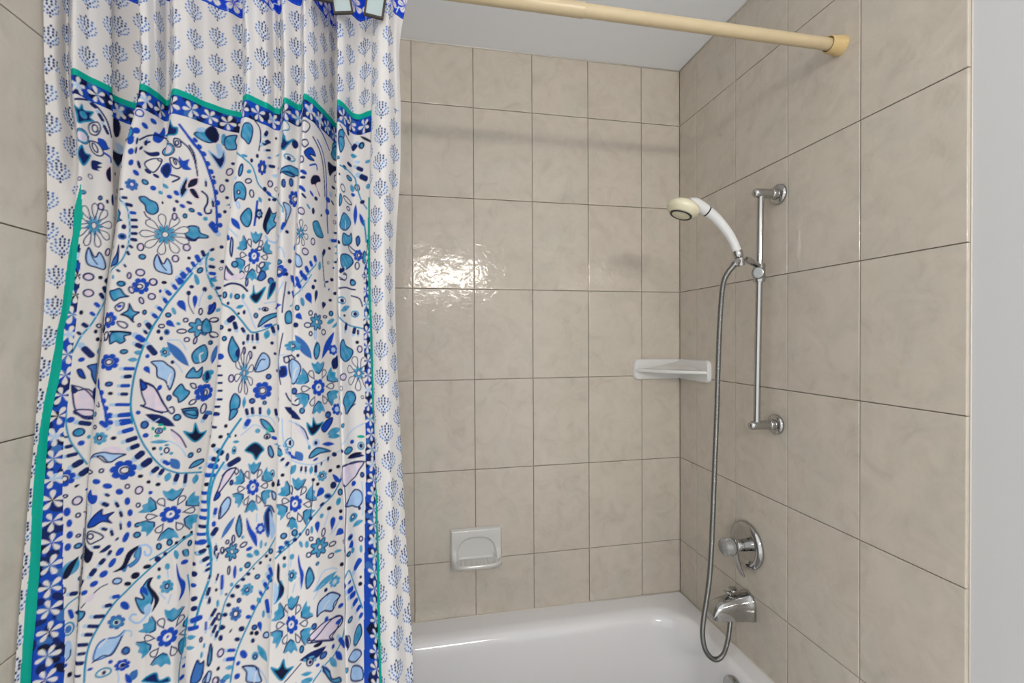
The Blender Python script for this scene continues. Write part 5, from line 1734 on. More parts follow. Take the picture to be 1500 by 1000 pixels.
l 14.457 -3776 42 N -1 -32 16 32
l 14.486 -3994 64 N -24 -55 9 70
l 14.514 -4134 48 N -18 -30 10 31
l 14.629 -4314 59 N -27 -59 40 63
l 14.657 -4442 59 N -36 -66 31 56
l 14.686 -4557 56 N -26 -64 20 60
l 14.743 -4634 53 N -12 -61 14 42
l 14.457 -4493 39 R 1 -64 -1 67
d 14.343 -4672 4 -2 21 38 0 P N
d 14.429 -4774 5 2 17 38 0 T
d 14.400 -4890 -5 -5 19 46 0 T
b 14.600 -4966 0 T N -31 -29 7 194 34 62 12 -82 -15 -117
d 14.857 -4928 8 -3 38 60 10 P N
d 14.829 -5133 -5 -9 13 29 20 K
b 14.343 -5107 0 D N -110 -139 -35 150 17 96 65 114 55 -64 1 -161
b 14.571 -5235 0 L N -67 -47 -5 68 45 57 22 -72
d 14.800 -5312 2 2 42 54 0 P N
d 14.971 -5338 2 -2 46 41 0 D
d 14.514 -4122 0 -1 21 58 0 N
d 14.686 -3981 -3 0 21 27 0 K
d 14.771 -3392 -2 -2 29 46 0 W N
l 14.657 -3469 36 N -8 -50 8 47
l 14.571 -3392 26 N 0 -68 -9 70
l 14.686 -3789 37 N -12 -56 13 51
l 14.829 -3891 53 R -6 -100 -9 123
d 14.743 -4186 -3 -1 21 58 0 T
d 14.771 -4378 -6 -2 25 49 0 W N
d 14.857 -4557 1 -2 38 40 0 K
d 14.857 -4710 -3 -4 29 44 0 N
d 14.371 -3315 -6 4 29 23 0 K
s 18.000 -3379 14 T 219 162 8 0 -167 -111
s 15.133 -3968 16 T 563 639 452 440 285 287 143 136 2 5 -114 -198 -166 -434 -189 -650
d 15.911 -3546 -6 2 32 42 0 T N
d 15.911 -3686 -7 9 18 27 0 N
d 15.378 -3686 -4 -6 43 45 0 T N
d 15.244 -3738 -1 -2 25 32 0 T
d 14.971 -3725 2 4 21 67 0 W N
d 15.111 -3763 5 1 25 99 0 R
d 14.829 -3891 -5 -3 21 98 0 R
d 15.067 -3942 -3 -2 25 32 0 T
d 14.943 -4070 -1 -5 17 22 0 N
d 15.600 -3891 -2 -3 39 36 0 T N
d 15.489 -3763 8 -1 17 18 0 K
d 15.644 -3686 -1 -4 26 27 20 K
d 15.778 -3610 0 4 26 27 0 K
d 15.400 -3827 0 -4 34 27 20 N
d 15.311 -3891 -7 -5 34 27 20 N
d 15.200 -3994 -2 5 38 32 20 N
d 15.089 -4109 5 -8 38 32 30 N
d 15.022 -4250 -4 6 38 32 30 N
d 14.943 -4378 -4 -3 38 32 30 N
d 14.886 -4570 -1 2 42 31 0 N
d 14.857 -4710 -6 -4 29 44 0 N
r 15.400 -4058 -3 -6 93 95 T
d 15.400 -4070 -3 2 34 36 0 L N
d 15.244 -4198 -2 -5 30 37 0 D N
r 15.178 -4403 1 1 88 115 D
d 15.178 -4403 1 1 42 51 0 W N
d 14.771 -4390 8 -1 29 58 0 W N
d 15.533 -4365 6 9 39 51 -40 R
d 15.444 -4493 0 4 42 33 20 R
l 15.667 -4262 65 T -24 54 24 -49
l 15.711 -4160 55 R -24 37 24 -43
l 15.822 -4070 71 R -30 68 33 -59
l 15.933 -3968 74 R -38 69 31 -51
l 15.956 -3866 67 R -29 76 30 -63
d 15.311 -4659 2 7 46 42 20 N
d 15.222 -4800 6 1 42 32 20 N
d 15.067 -4646 10 -3 13 32 30 K
s 15.444 -4608 19 T 325 702 225 466 104 240 4 2 -95 -228 -169 -453 -211 -790
b 17.400 -4147 0 N T -68 -115 -28 -13 7 209 54 133 69 12 17 -68 -47 -120
b 17.200 -4122 0 L - -31 -138 -24 179 35 51 19 -84
b 17.450 -3942 0 K - -48 277 -12 213 -5 4 66 -123 5 -273 22 -116 -49 37
d 17.700 -3597 -5 -2 27 32 0 K
d 19.091 -3571 0 -6 36 46 0 T
d 17.700 -3712 -1 -2 31 37 0 T
s 19.000 -3725 11 L 11 105 4 4
r 19.061 -3866 6 1 89 95 T
d 19.091 -3866 5 4 31 41 0 L N
b 19.485 -3814 0 R - -32 252 5 73 54 -70 15 -288 -2 -84 -41 128
s 19.212 -4122 11 L 22 122 -7 2
s 19.455 -3917 11 L 26 -163 -1 -3
l 19.788 -3930 104 T -2 -166 4 165
b 19.818 -3981 0 T N -60 68 3 190 74 8 7 -107 -50 -115
l 20.327 -4109 115 T -219 -72 216 90
s 20.510 -3930 14 L -300 -250 -166 -22 -2 3 112 -53
s 20.184 -4147 12 L -112 -142 4 0 61 18
r 20.612 -4173 9 6 103 92 T
d 20.612 -4173 9 -1 40 39 0 W L
d 20.347 -4250 -1 9 33 33 0 N
b 20.408 -4480 0 L N -212 -93 -185 98 -53 151 54 168 220 66 196 1 85 -139 -54 -80 -143 -77
s 20.122 -4403 20 N -6 -175 4 -1 105 63
s 20.592 -4506 21 N -115 173 -22 184 116 70 7 -6 -22 -113 -160 -54
s 20.367 -4454 19 W -59 -70 -1 -2 52 20
b 20.367 -4877 0 P N -325 5 -195 123 -27 158 173 135 295 90 209 -71 116 -135 146 -205 -82 -106 -233 -43
b 20.755 -4838 0 R - -55 3 66 39 3 -52
s 19.788 -4826 23 N 7 -112 -37 -52 -4 -3 29 -56 7 -76
s 20.816 -4915 24 N -538 -26 -341 90 -109 180 41 128 3 -6 -204 -72 -135 -160 -399 -53 -538 -26
l 19.939 -5120 139 N -196 -67 236 15
d 20.143 -5005 -3 -4 75 32 0 K
d 20.388 -4698 -12 1 39 41 30 R
d 20.000 -4710 6 6 41 46 0 D N
d 20.857 -4595 2 -4 50 34 -30 R
d 19.576 -5005 -3 -9 33 61 10 T N
d 20.286 -5210 0 -7 65 51 0 D N
d 20.592 -5171 -8 -2 31 37 0 R
c 19.121 -4621 5 4 335 447 0
b 17.850 -5286 0 K T -174 95 -65 40 5 159 44 25 155 22 72 -63 -12 -146 -103 -43
d 19.848 -5248 -1 6 54 62 0 W N
d 19.848 -5248 4 6 27 33 0 N
d 19.667 -5197 2 3 23 28 0 T
d 19.909 -5171 -3 2 45 19 0 T
d 20.041 -5222 -2 -4 23 29 0 T
d 20.102 -5325 6 0 32 29 0 R
l 19.727 -5402 64 T -82 -2 86 -10
d 19.758 -5517 -6 2 89 45 0 T
s 19.273 -5350 17 N -127 -111 0 -1 110 116
s 22.541 -4096 19 T -209 139 -116 246 2 9 106 -247 182 -466
s 20.653 -5299 18 T 222 832 191 462 115 130 -2 0 -196 -83 -316 -189 -382 -270
l 22.324 -4045 62 R -37 3 39 18
l 22.324 -4160 104 R -56 1 102 -9
l 22.514 -4275 111 R -95 12 71 -1
l 22.649 -4429 117 R -85 -4 52 38
l 22.838 -4557 87 R -58 -19 32 47
l 22.946 -4672 73 R -30 -40 23 38
l 22.838 -3853 106 R -83 -64 54 86
d 22.946 -4173 0 2 35 34 0 K
d 22.973 -4070 3 6 20 24 0 K
d 20.918 -3930 -1 -2 35 35 0 K
l 21.818 -4083 100 R -72 -28 59 44
d 22.324 -4608 7 -2 61 41 0 T N
b 22.730 -4966 0 T N -121 -52 -74 98 51 164 74 -19 -39 -117
s 22.216 -4838 20 N -31 -185 38 -107 6 1 -67 30
l 22.054 -4902 76 N -6 116 31 -130
b 22.541 -5210 0 L N -158 23 -30 100 136 2 147 -93 5 -106
b 22.622 -5517 0 L N -149 61 -95 181 115 40 123 -154 -97 -44
l 20.939 -5210 87 R -56 101 55 -84
l 20.755 -5376 99 R -64 107 64 -101
l 20.571 -5402 97 T -66 94 77 -122
l 20.367 -5491 99 R -52 74 47 -74
b 20.551 -5619 0 T N -183 245 -54 101 -4 -40 140 -100 149 -187 -30 -78
d 14.857 -4928 6 -3 46 60 10 P N
d 14.829 -5146 4 -2 21 29 20 K
b 14.600 -4941 0 T N -32 -76 -6 172 24 101 28 -66 -8 -143
b 14.600 -5248 0 L N -46 -48 -14 91 38 70 14 -63
d 14.771 -5312 4 5 42 54 0 P N
l 15.111 -4941 60 R -52 14 62 -16
l 15.111 -5069 72 R -65 17 58 -10
l 15.089 -5184 63 T -54 16 59 -13
l 15.044 -5299 78 T -57 7 76 -20
d 15.356 -5043 12 -4 46 75 -30 R
d 15.267 -5158 4 -2 29 34 20 R
d 15.267 -5338 0 -4 42 42 0 R
d 15.578 -4672 4 2 39 42 0 D N
d 15.511 -4749 10 -3 30 33 0 K
d 15.644 -4762 -2 -4 35 38 0 K
d 15.556 -4877 2 3 30 37 0 N
t 15.711 -4672 68 R 24 -88 -13 84
l 15.911 -4378 72 R 20 -111 -23 113
d 15.800 -4493 -1 7 22 60 0 T
d 15.911 -4826 2 2 50 51 0 L N
d 15.622 -5107 1 -7 52 68 0 T
d 15.622 -5133 2 7 26 36 0 L N
l 15.800 -5094 90 T -72 147 82 -144
s 15.911 -5466 13 L -89 160 3 4 29 -78
b 15.556 -5363 0 L N -136 142 -27 120 82 74 120 -34 147 -162 -57 -108 -75 36
s 15.622 -5261 20 N -178 35 -121 31 -4 2 31 -61
s 15.644 -5427 17 W -6 -76 1 1 9 64
s 21.939 -3930 16 N -31 690 8 385 -12 -5 7 -452 -17 -722
"""
GUIDES = """
left_teal 3.305,2394 3.198,1779 2.627,1024 1.548,179 1.710,-653 1.347,-1459 1.278,-2061 1.356,-2842 1.272,-3507 1.295,-4237 1.036,-4838
left_blue 3.372,2099 3.417,1779 3.639,1037 3.684,-26 3.711,-666 3.650,-1280 3.727,-2099 3.824,-2906 3.957,-3494 4.119,-4083 4.365,-4979
right_teal 24.035,2509 23.930,1165 23.966,-64 24.037,-1254 24.800,-2394 25.021,-3494 25.081,-4544 25.044,-5542
right_blue 24.052,2406 23.587,1178 23.541,-51 23.517,-1267 23.455,-2445 23.272,-3584 23.118,-4672 23.040,-5670
"""
U, Z, PX, PY, S = curtain_surface()
NR, NC = PX.shape
INK = {k: np.array([v * v_s for v, v_s in zip(s2l(c), (1 / .80,) * 3)]) for k, c in dict(
    W=(213, 211, 210), N=(15, 34, 92), K=(11, 18, 52), R=(18, 68, 172), T=(26, 134, 174), L=(150, 184, 222),
    P=(218, 202, 212), D=(54, 104, 172), G=(0, 160, 142), B=(12, 58, 190), H=(196, 216, 232), Q=(207, 211, 217), J=(160, 188, 214), M=(58, 104, 172)).items()}
ALB = np.empty((NR, NC, 3)); ALB[:] = INK['W']
ZM = Z * 1000.0
AA = 1.25
# slow wash noise (the print looks hand painted)
WASH = (np.sin(S * .31 + ZM[:, None] * .17) + np.sin(S * .13 - ZM[:, None] * .41 + 2) + np.sin(S * .47 + ZM[:, None] * .05 + 1)) / 6 + .5
UU = np.broadcast_to(U[None, :], (NR, NC))
MASK = np.ones((NR, NC))

def uidx(u):
    return float(np.interp(u, U, np.arange(NC)))

class Frame:
    """cloth millimetres around an anchor (fold parameter u, height z)"""
    def __init__(self, u, z, x0, y0, x1, y1):
        c = uidx(u); ci = int(min(max(round(c), 0), NC - 1))
        self.ok = False
        ra = int(np.searchsorted(-ZM, -(z + y1))); rb = int(np.searchsorted(-ZM, -(z + y0))) + 1
        ra, rb = max(ra - 1, 0), min(rb + 1, NR)
        if rb - ra < 1: return
        sub = S[ra:rb]; base = sub[:, ci:ci + 1]
        ca = int(min(np.searchsorted(r, b + x0) for r, b in ((sub[0], base[0, 0]), (sub[-1], base[-1, 0]), (sub[len(sub) // 2], base[len(sub) // 2, 0]))))
        cb = int(max(np.searchsorted(r, b + x1) for r, b in ((sub[0], base[0, 0]), (sub[-1], base[-1, 0]), (sub[len(sub) // 2], base[len(sub) // 2, 0]))))
        ca, cb = max(ca - 2, 0), min(cb + 2, NC)
        if cb - ca < 1: return
        self.ok = True
        self.sl = (slice(ra, rb), slice(ca, cb))
        self.dx = sub[:, ca:cb] - base
        self.dy = (ZM[ra:rb] - z)[:, None] + np.zeros_like(self.dx)
    def ink(self, cov, col, col2=None):
        cov = (np.clip(cov, 0, 1) * MASK[self.sl])[..., None]
        c = INK[col]
        if col2 is not None:
            w = WASH[self.sl][..., None]; w = w * .32; c = c * (1 - w) + INK[col2] * w
        ALB[self.sl] = ALB[self.sl] * (1 - cov) + c * cov

WASHED = {'T': 'D', 'N': 'K', 'L': 'H', 'R': 'N', 'P': 'L'}
def wash(c):
    return {'T': 'L', 'L': 'H', 'P': 'L'}.get(c)

def sd_poly(x, y, P):
    """signed distance to a closed polygon (negative inside)"""
    P = np.asarray(P, float); Q = np.roll(P, -1, 0)
    d = np.full(x.shape, 1e9); s = np.ones(x.shape)
    for (ax, ay), (bx, by) in zip(P, Q):
        ex, ey = bx - ax, by - ay; wx, wy = x - ax, y - ay
        t = np.clip((wx * ex + wy * ey) / (ex * ex + ey * ey + 1e-9), 0, 1)
        d = np.minimum(d, (wx - ex * t) ** 2 + (wy - ey * t) ** 2)
        c1, c2, c3 = y >= ay, y < by, ex * wy > ey * wx
        s = np.where((c1 & c2 & c3) | (~c1 & ~c2 & ~c3), -s, s)
    return s * np.sqrt(d)

def d_line(x, y, P):
    d = np.full(x.shape, 1e9)
    for (ax, ay), (bx, by) in zip(P[:-1], P[1:]):
        ex, ey = bx - ax, by - ay; wx, wy = x - ax, y - ay
        t = np.clip((wx * ex + wy * ey) / (ex * ex + ey * ey + 1e-9), 0, 1)
        d = np.minimum(d, (wx - ex * t) ** 2 + (wy - ey * t) ** 2)
    return np.sqrt(d)

def smooth_closed(P, n=4):
    P = np.asarray(P, float); m = len(P); out = []
    for i in range(m):
        p0, p1, p2, p3 = P[i - 1], P[i], P[(i + 1) % m], P[(i + 2) % m]
        for k in range(n):
            t = k / n
            out.append(.5 * (2 * p1 + (p2 - p0) * t + (2 * p0 - 5 * p1 + 4 * p2 - p3) * t * t + (3 * p1 - p0 - 3 * p2 + p3) * t ** 3))
    return np.array(out)

OUT_W = 2.3          # outline width in mm
def shape(u, z, P, fill, out=None, ow=OUT_W):
    P = np.asarray(P, float)
    F = Frame(u, z, P[:, 0].min() - 3, P[:, 1].min() - 3, P[:, 0].max() + 3, P[:, 1].max() + 3)
    if not F.ok: return
    sd = sd_poly(F.dx, F.dy, P)
    if fill and fill != '-': F.ink(.5 - sd / AA, fill, wash(fill))
    if out and out != '-': F.ink((ow / 2 - np.abs(sd + ow * .25)) / AA + .5, out)

def stroke(u, z, P, w, col, taper=False):
    P = np.asarray(P, float)
    F = Frame(u, z, P[:, 0].min() - w - 2, P[:, 1].min() - w - 2, P[:, 0].max() + w + 2, P[:, 1].max() + w + 2)
    if not F.ok: return
    F.ink((w / 2 - d_line(F.dx, F.dy, P)) / AA + .5, col)

def ell(cx, cy, rx, ry, a, n=18):
    t = np.linspace(0, 2 * math.pi, n, endpoint=False); a = math.radians(a)
    x, y = rx * np.cos(t), ry * np.sin(t)
    return np.stack([cx + x * math.cos(a) - y * math.sin(a), cy + x * math.sin(a) + y * math.cos(a)], 1)

def petal(x0, y0, x1, y1, w, kind):
    """lens (pointed both ends) or tear (round at the far end)"""
    t = np.linspace(0, 1, 10)
    h = np.sin(math.pi * t) ** .85 if kind == 'l' else np.where(t < .72, np.sin(t / .72 * math.pi / 2) ** 1.4, np.sqrt(np.clip(1 - ((t - .72) / .28) ** 2, 0, 1)))
    L = math.hypot(x1 - x0, y1 - y0) + 1e-6; nx, ny = -(y1 - y0) / L, (x1 - x0) / L
    a = np.stack([x0 + (x1 - x0) * t + nx * w / 2 * h, y0 + (y1 - y0) * t + ny * w / 2 * h], 1)
    b = np.stack([x0 + (x1 - x0) * t - nx * w / 2 * h, y0 + (y1 - y0) * t - ny * w / 2 * h], 1)
    return np.concatenate([a, b[::-1][1:-1]])

def polar(rx, ry, fn, n=56, rot=0):
    t = np.linspace(0, 2 * math.pi, n, endpoint=False); r = fn(t)
    return np.stack([rx * r * np.cos(t + rot), ry * r * np.sin(t + rot)], 1)

def rosette(u, z, ox, oy, rx, ry, col='R', rot=.3):
    o = np.array([ox, oy])
    shape(u, z, o + polar(rx, ry, lambda t: .76 + .24 * np.abs(np.cos(3.5 * t)) ** .6, 70, rot), col)
    if rx > 6: shape(u, z, o + ell(0, 0, rx * .40, ry * .42, 0), 'W')
    if rx > 8: shape(u, z, o + petal(-rx * .12, -ry * .16, rx * .10, ry * .16, rx * .24, 't'), col)

def starflower(u, z, ox, oy, rx, ry, col='T'):
    o = np.array([ox, oy])
    shape(u, z, o + polar(rx, ry, lambda t: .60 + .40 * np.abs(np.cos(3.5 * t)) ** 1.1, 70, .9), col, 'N', 1.9)
    shape(u, z, o + ell(rx * .02, 0, rx * .26, ry * .28, 20), 'W', 'N', 1.6)

def daisy(u, z, ox, oy, rx, ry, n, rot):
    o = np.array([ox, oy])
    shape(u, z, o + polar(rx * .48, ry * .48, lambda t: .8 + .2 * np.cos(n * t), 60), 'T')
    for k in range(n):
        a = 2 * math.pi * k / n + math.radians(rot + 90)
        c, s = math.cos(a), math.sin(a)
        P = petal(.24, 0, 1.0, 0, .34 if n > 7 else .44, 't')
        Q = np.stack([(P[:, 0] * c - P[:, 1] * s) * rx, (P[:, 0] * s + P[:, 1] * c) * ry], 1)
        shape(u, z, o + Q, 'W', 'N', 1.5)
    shape(u, z, o + ell(0, 0, rx * .15, ry * .15, 0), 'W', 'N', 1.5)

def composite(u, z, ox, oy, rx, ry, rot):
    o = np.array([ox, oy])
    def place(P, a, sx=1):
        c, s = math.cos(a), math.sin(a); P = np.asarray(P, float)
        return o + np.stack([(P[:, 0] * c - P[:, 1] * s) * rx, (P[:, 0] * s + P[:, 1] * c) * ry], 1)
    for k in range(6):
        a = math.radians(rot + 60 * k + 30)
        tl = smooth_closed([(.50, 0), (.66, -.20), (.98, -.30), (.90, -.12), (1.0, .02), (.90, .14), (.96, .30), (.68, .20)], 3)
        shape(u, z, place(tl, a), 'T')
        stroke(u, z, place(np.array([(.93, -.33), (.70, -.24), (.52, -.03), (.60, .12)]), a), 2.0, 'N')
        shape(u, z, place(petal(.36, 0, .76, 0, .24, 't'), a + math.radians(30)), 'W', 'N', 1.8)
    rosette(u, z, ox, oy, rx * .33, ry * .33)

def paint_table(drop=0.0):
    # drop: the print repeats further down the cloth
    for line in MOTIFS.strip().splitlines():
        t = line.split(); k = t[0]; u = float(t[1]); z = int(t[2]) * .1 - drop
        if drop and not -1215 < z < -612: continue
        num = [float(a) for a in t[3:] if a.lstrip('-').replace('.', '').isdigit()]
        col = [a for a in t[3:] if not a.lstrip('-').replace('.', '').isdigit()]
        if k in 'dryqc':
            ox, oy, rx, ry = [v * .1 for v in num[:4]]
            if k == 'd': shape(u, z, ell(ox, oy, rx, ry, -num[4], 16), col[0], col[1] if len(col) > 1 else None)
            elif k == 'r': rosette(u, z, ox, oy, rx, ry, col[0])
            elif k == 'q': starflower(u, z, ox, oy, rx, ry, col[0])
            elif k == 'y': daisy(u, z, ox, oy, rx, ry, int(num[4]), num[5])
            elif k == 'c': composite(u, z, ox, oy, rx, ry, -num[4])
        else:
            w = num[0] * .1; P = np.array(num[1:]).reshape(-1, 2) * .1
            if k == 'l' and col[0] in 'NR' and len(col) == 1 and np.hypot(*(P[1] - P[0])) < 24:
                e = (P[0] - P[1]) * .38; v = P[1] - P[0]; L = float(np.hypot(*v)) + 1e-6; v = v / L
                q = min(w * .85, L * .62); a0, a1 = P[0] + v * q / 2, P[1] - v * q / 2
                stroke(u, z, [a0 + e, a0], q * .9, 'J')
                stroke(u, z, [a0, a1], q, col[0])
                continue
            if k in 'lt': shape(u, z, petal(*P[0], *P[1], w, k), col[0], col[1] if len(col) > 1 else None)
            elif k == 'b': shape(u, z, smooth_closed(P), col[0], col[1] if len(col) > 1 else None)
            elif k == 's':
                if len(P) > 2: P = spline(P, 4)
                stroke(u, z, P, max(w * (1.35 if col[0] == 'T' else 1.0), 1.5), col[0])

# guides -> region of every grid vertex
def guide_u(name):
    for line in GUIDES.strip().splitlines():
        t = line.split()
        if t[0] == name:
            a = np.array([[float(v) for v in q.split(',')] for q in t[1:]])
            zz = a[:, 1][::-1] * .1; uu = a[:, 0][::-1]
            return np.interp(ZM, zz, uu)
lt, lb, rt, rb_ = (guide_u(n) for n in ('left_teal', 'left_blue', 'right_teal', 'right_blue'))
def S_at(u):       # arc length at a per-row fold parameter
    i = np.interp(u, U, np.arange(NC)); k = np.clip(i.astype(int), 0, NC - 2); f = i - k
    r = np.arange(NR)
    return S[r, k] * (1 - f) + S[r, k + 1] * f
ZTL = 410.0                       # height of the upper teal line
s_lt, s_lb, s_rt, s_rb = S_at(np.where(ZM > 240, 2.9, lt)), S_at(np.where(ZM > 205, 2.9, lb)), S_at(np.where(ZM > 255, 24.5, rt)), S_at(np.where(ZM > 245, 24.5, rb_))
upper = ZM > 240
d_l = S - s_lt[:, None]           # mm to the right of the left teal line
d_r = S - s_rt[:, None]
zc = np.broadcast_to(ZM[:, None], (NR, NC))
TW2 = (np.where(upper, 0.0, 6.0) * np.clip((240 - ZM) / 45, .12, 1))[:, None]
TW3 = np.where(ZM > 255, 0.0, 3.2)[:, None]
REG = np.zeros((NR, NC), int)                                   # 0 centre
REG[(S < s_lb[:, None]) & (d_l > TW2) & ~upper[:, None]] = 4     # left flower band
REG[(S > s_rb[:, None]) & (d_r < -TW3)] = 5                      # right flower band
REG[(zc > ZTL - 34) & (zc <= ZTL - 5)] = 6                       # top flower band
REG[np.abs(zc - ZTL) < 5] = 7                                    # top teal line
REG[zc >= ZTL + 5] = 1                                           # upper panel
REG[(d_l <= -TW2) & (zc < ZTL + 5)] = 2                          # left side strip
REG[(d_r >= TW3) & (zc < ZTL + 5)] = 3                           # right side strip
REG[(np.abs(d_l) < TW2)] = 8
REG[(np.abs(d_r) < TW3)] = 9
ZH = 588.0
REG[zc > ZH] = 10                                                # header band

# 1. centre print
MASK = (REG == 0).astype(float)
paint_table(590.0)
paint_table()
def filler(n, seed):
    # small dots and seeds in the gaps between the larger motifs
    rnd = random.Random(seed); w = INK['W']; done = 0
    rows = np.nonzero(ZM < ZTL - 40)[0]
    for _ in range(n):
        r, c = rnd.choice(rows), rnd.randrange(20, NC - 20)
        if REG[r, c] != 0 or r < 8 or r > NR - 218: continue
        k = rnd.choice((4, 5, 5, 6)); sub = ALB[r - k - 2:r + k + 3, c - k - 2:c + k + 3]
        if np.abs(sub - w).max() > .02: continue
        a = k * 1.28 * .62; q = rnd.random()
        if q < .55: shape(U[c], ZM[r], ell(0, 0, a * .8, a * .62, rnd.uniform(0, 180), 12), rnd.choice('NNKKR'))
        elif q < .75: shape(U[c], ZM[r], ell(0, 0, a, a * .85, rnd.uniform(0, 180), 12), rnd.choice('PW'), 'N', 1.4)
        elif q < .88: shape(U[c], ZM[r], petal(-a, -a * .3, a, a * .3, a * .9, 't'), rnd.choice('RTD'))
        else: shape(U[c], ZM[r], ell(0, 0, a, a * .8, rnd.uniform(0, 180), 12), 'T', 'N', 1.3)
filler(9000, 5)
# 2. flower bands: blue ground, dark patches, white five-petalled flowers
def band(reg, pts, r, seed):
    global MASK
    rnd = random.Random(seed); MASK = (REG == reg).astype(float)
    ALB[REG == reg] = INK['R']
    for u, z in pts:
        for _ in range(6):
            a, b = rnd.uniform(-1.2, 1.2) * r, rnd.uniform(-1.2, 1.2) * r
            shape(u, z, ell(a, b, r * rnd.uniform(.35, .7), r * rnd.uniform(.25, .5), rnd.uniform(0, 180)), rnd.choice('NNNNKKDR'))
    for u, z in pts:
        a0 = rnd.uniform(0, 72)
        if rnd.random() < .6: shape(u, z, ell(rnd.uniform(-.2, .2) * r, rnd.uniform(-.2, .2) * r, r * .5, r * .42, 0), rnd.choice('TLD'))
        for k in range(5):
            a = math.radians(a0 + 72 * k + rnd.uniform(-9, 9)); q = r * rnd.uniform(.9, 1.08)
            shape(u, z, petal(.05 * q * math.cos(a), .05 * q * math.sin(a), q * math.cos(a), q * math.sin(a), q * .44, 't'), 'W')
def u_of(row, s):
    return float(np.interp(s, S[row], U))
def rows_of(z0, z1, step):
    return [int(np.searchsorted(-ZM, -z)) for z in np.arange(z0, z1, -step)]
pts = [(u_of(r, .5 * (s_lt[r] + 6 + s_lb[r])), ZM[r]) for r in rows_of(225, -1190, 31.0) if r < NR]
band(4, pts, 14.5, 3)
pts = [(u_of(r, .5 * (s_rt[r] - 3 + s_rb[r])), ZM[r]) for r in rows_of(240, -1190, 25.5) if r < NR]
band(5, pts, 12.5, 4)
r = int(np.searchsorted(-ZM, -(ZTL - 19)))
pts = [(u_of(r, s), ZTL - 19.5) for s in np.arange(s_lt[r] + 12, s_rt[r], 30.0)]
band(6, pts, 14.0, 5)
# 3. teal piping
for q in (7, 8, 9): ALB[REG == q] = INK['G']
# 4. dotted fans on the upper panel and the side strips
def fan(u, z, rnd, size=1.0):
    wob = rnd.uniform(-5, 5)
    shape(u, z, ell(0, 2.5 * size, 14 * size, 15.5 * size, 0, 16), 'Q')
    for i, (rho, n, spread) in enumerate(((3, 1, 0), (8.5, 3, 50), (13.5, 4, 74), (18.5, 5, 84), (23.5, 6, 76), (28.5, 6, 58), (33.5, 4, 32), (38, 1, 0))):
        for k in range(n):
            a = 0 if n == 1 else -spread / 2 + spread * k / (n - 1)
            b = math.radians(90 - a + wob)
            x, y = rho * size * math.cos(b) * .98, (rho * math.sin(b) - 19) * size
            dark = 1 - abs(a) / 44 + (.12 if i > 3 else 0) + rnd.uniform(-.14, .14)
            col = 'N' if dark > .74 else ('M' if rnd.random() < .6 else 'D')
            f = .85 if abs(a) > 20 else 1.0
            shape(u, z, ell(x, y, 2.3 * f * size, 1.6 * f * size, math.degrees(b) + rnd.uniform(-8, 8), 10), col)
def fans(reg, mask, s_cols, z0, z1, pitch, seed):
    global MASK
    MASK = mask.astype(float); rnd = random.Random(seed)
    for i, scol in enumerate(s_cols):
        for z in np.arange(z0 - (pitch / 2 if i % 2 else 0), z1, -pitch):
            r = int(min(np.searchsorted(-ZM, -z), NR - 1))
            if not -16 < scol(r) < S[r, -1] + 16: continue
            fan(u_of(r, scol(r)), z, rnd, .93)
top = REG == 1
rr_ = int(np.searchsorted(-ZM, -480.0))
cols = [(lambda r, u=u_of(rr_, s): S[r, int(round(uidx(u)))]) for s in np.arange(8, S[rr_, -1], 37.0)]
fans(1, top, cols, 606, 405, 47.0, 11)
wl = lambda f: (lambda r: s_lt[r] - f)
fans(2, REG == 2, [wl(16), wl(50), wl(84)], 424, -1190, 47.0, 12)
wr = lambda f: (lambda r: s_rt[r] + f)
fans(3, REG == 3, [wr(2), wr(35), wr(68)], 424, -1190, 47.0, 13)
# 5. header band with white blossoms
ALB[REG == 10] = INK['B']; MASK = (REG == 10).astype(float); rnd = random.Random(21)
r = int(np.searchsorted(-ZM, -610.0))
for s in np.arange(10, S[r, -1], 34.0):
    u = u_of(r, s); z = 612 + rnd.uniform(-12, 10); a0 = rnd.uniform(0, 72)
    for k in range(5):
        a = math.radians(a0 + 72 * k + rnd.uniform(-8, 8)); q = rnd.uniform(15, 19)
        shape(u, z, petal(.5 * math.cos(a), .5 * math.sin(a), q * math.cos(a), q * math.sin(a), q * .62, 't'), 'W')
        stroke(u, z, [(2 * math.cos(a), 2 * math.sin(a)), (q * .6 * math.cos(a), q * .6 * math.sin(a))], 1.0, 'B')
    for _ in range(3):
        b = rnd.uniform(0, 6.28)
        stroke(u, z, [(14 * math.cos(b), 14 * math.sin(b)), (25 * math.cos(b + .4), 25 * math.sin(b + .4))], 1.6, 'H')
MASK = None
# edge stitching of the header
stitch = (np.abs(zc - (ZH + 3)) < .7) & (np.mod(S, 5) < 3.2) & (REG == 10)
ALB[stitch] = INK['D']

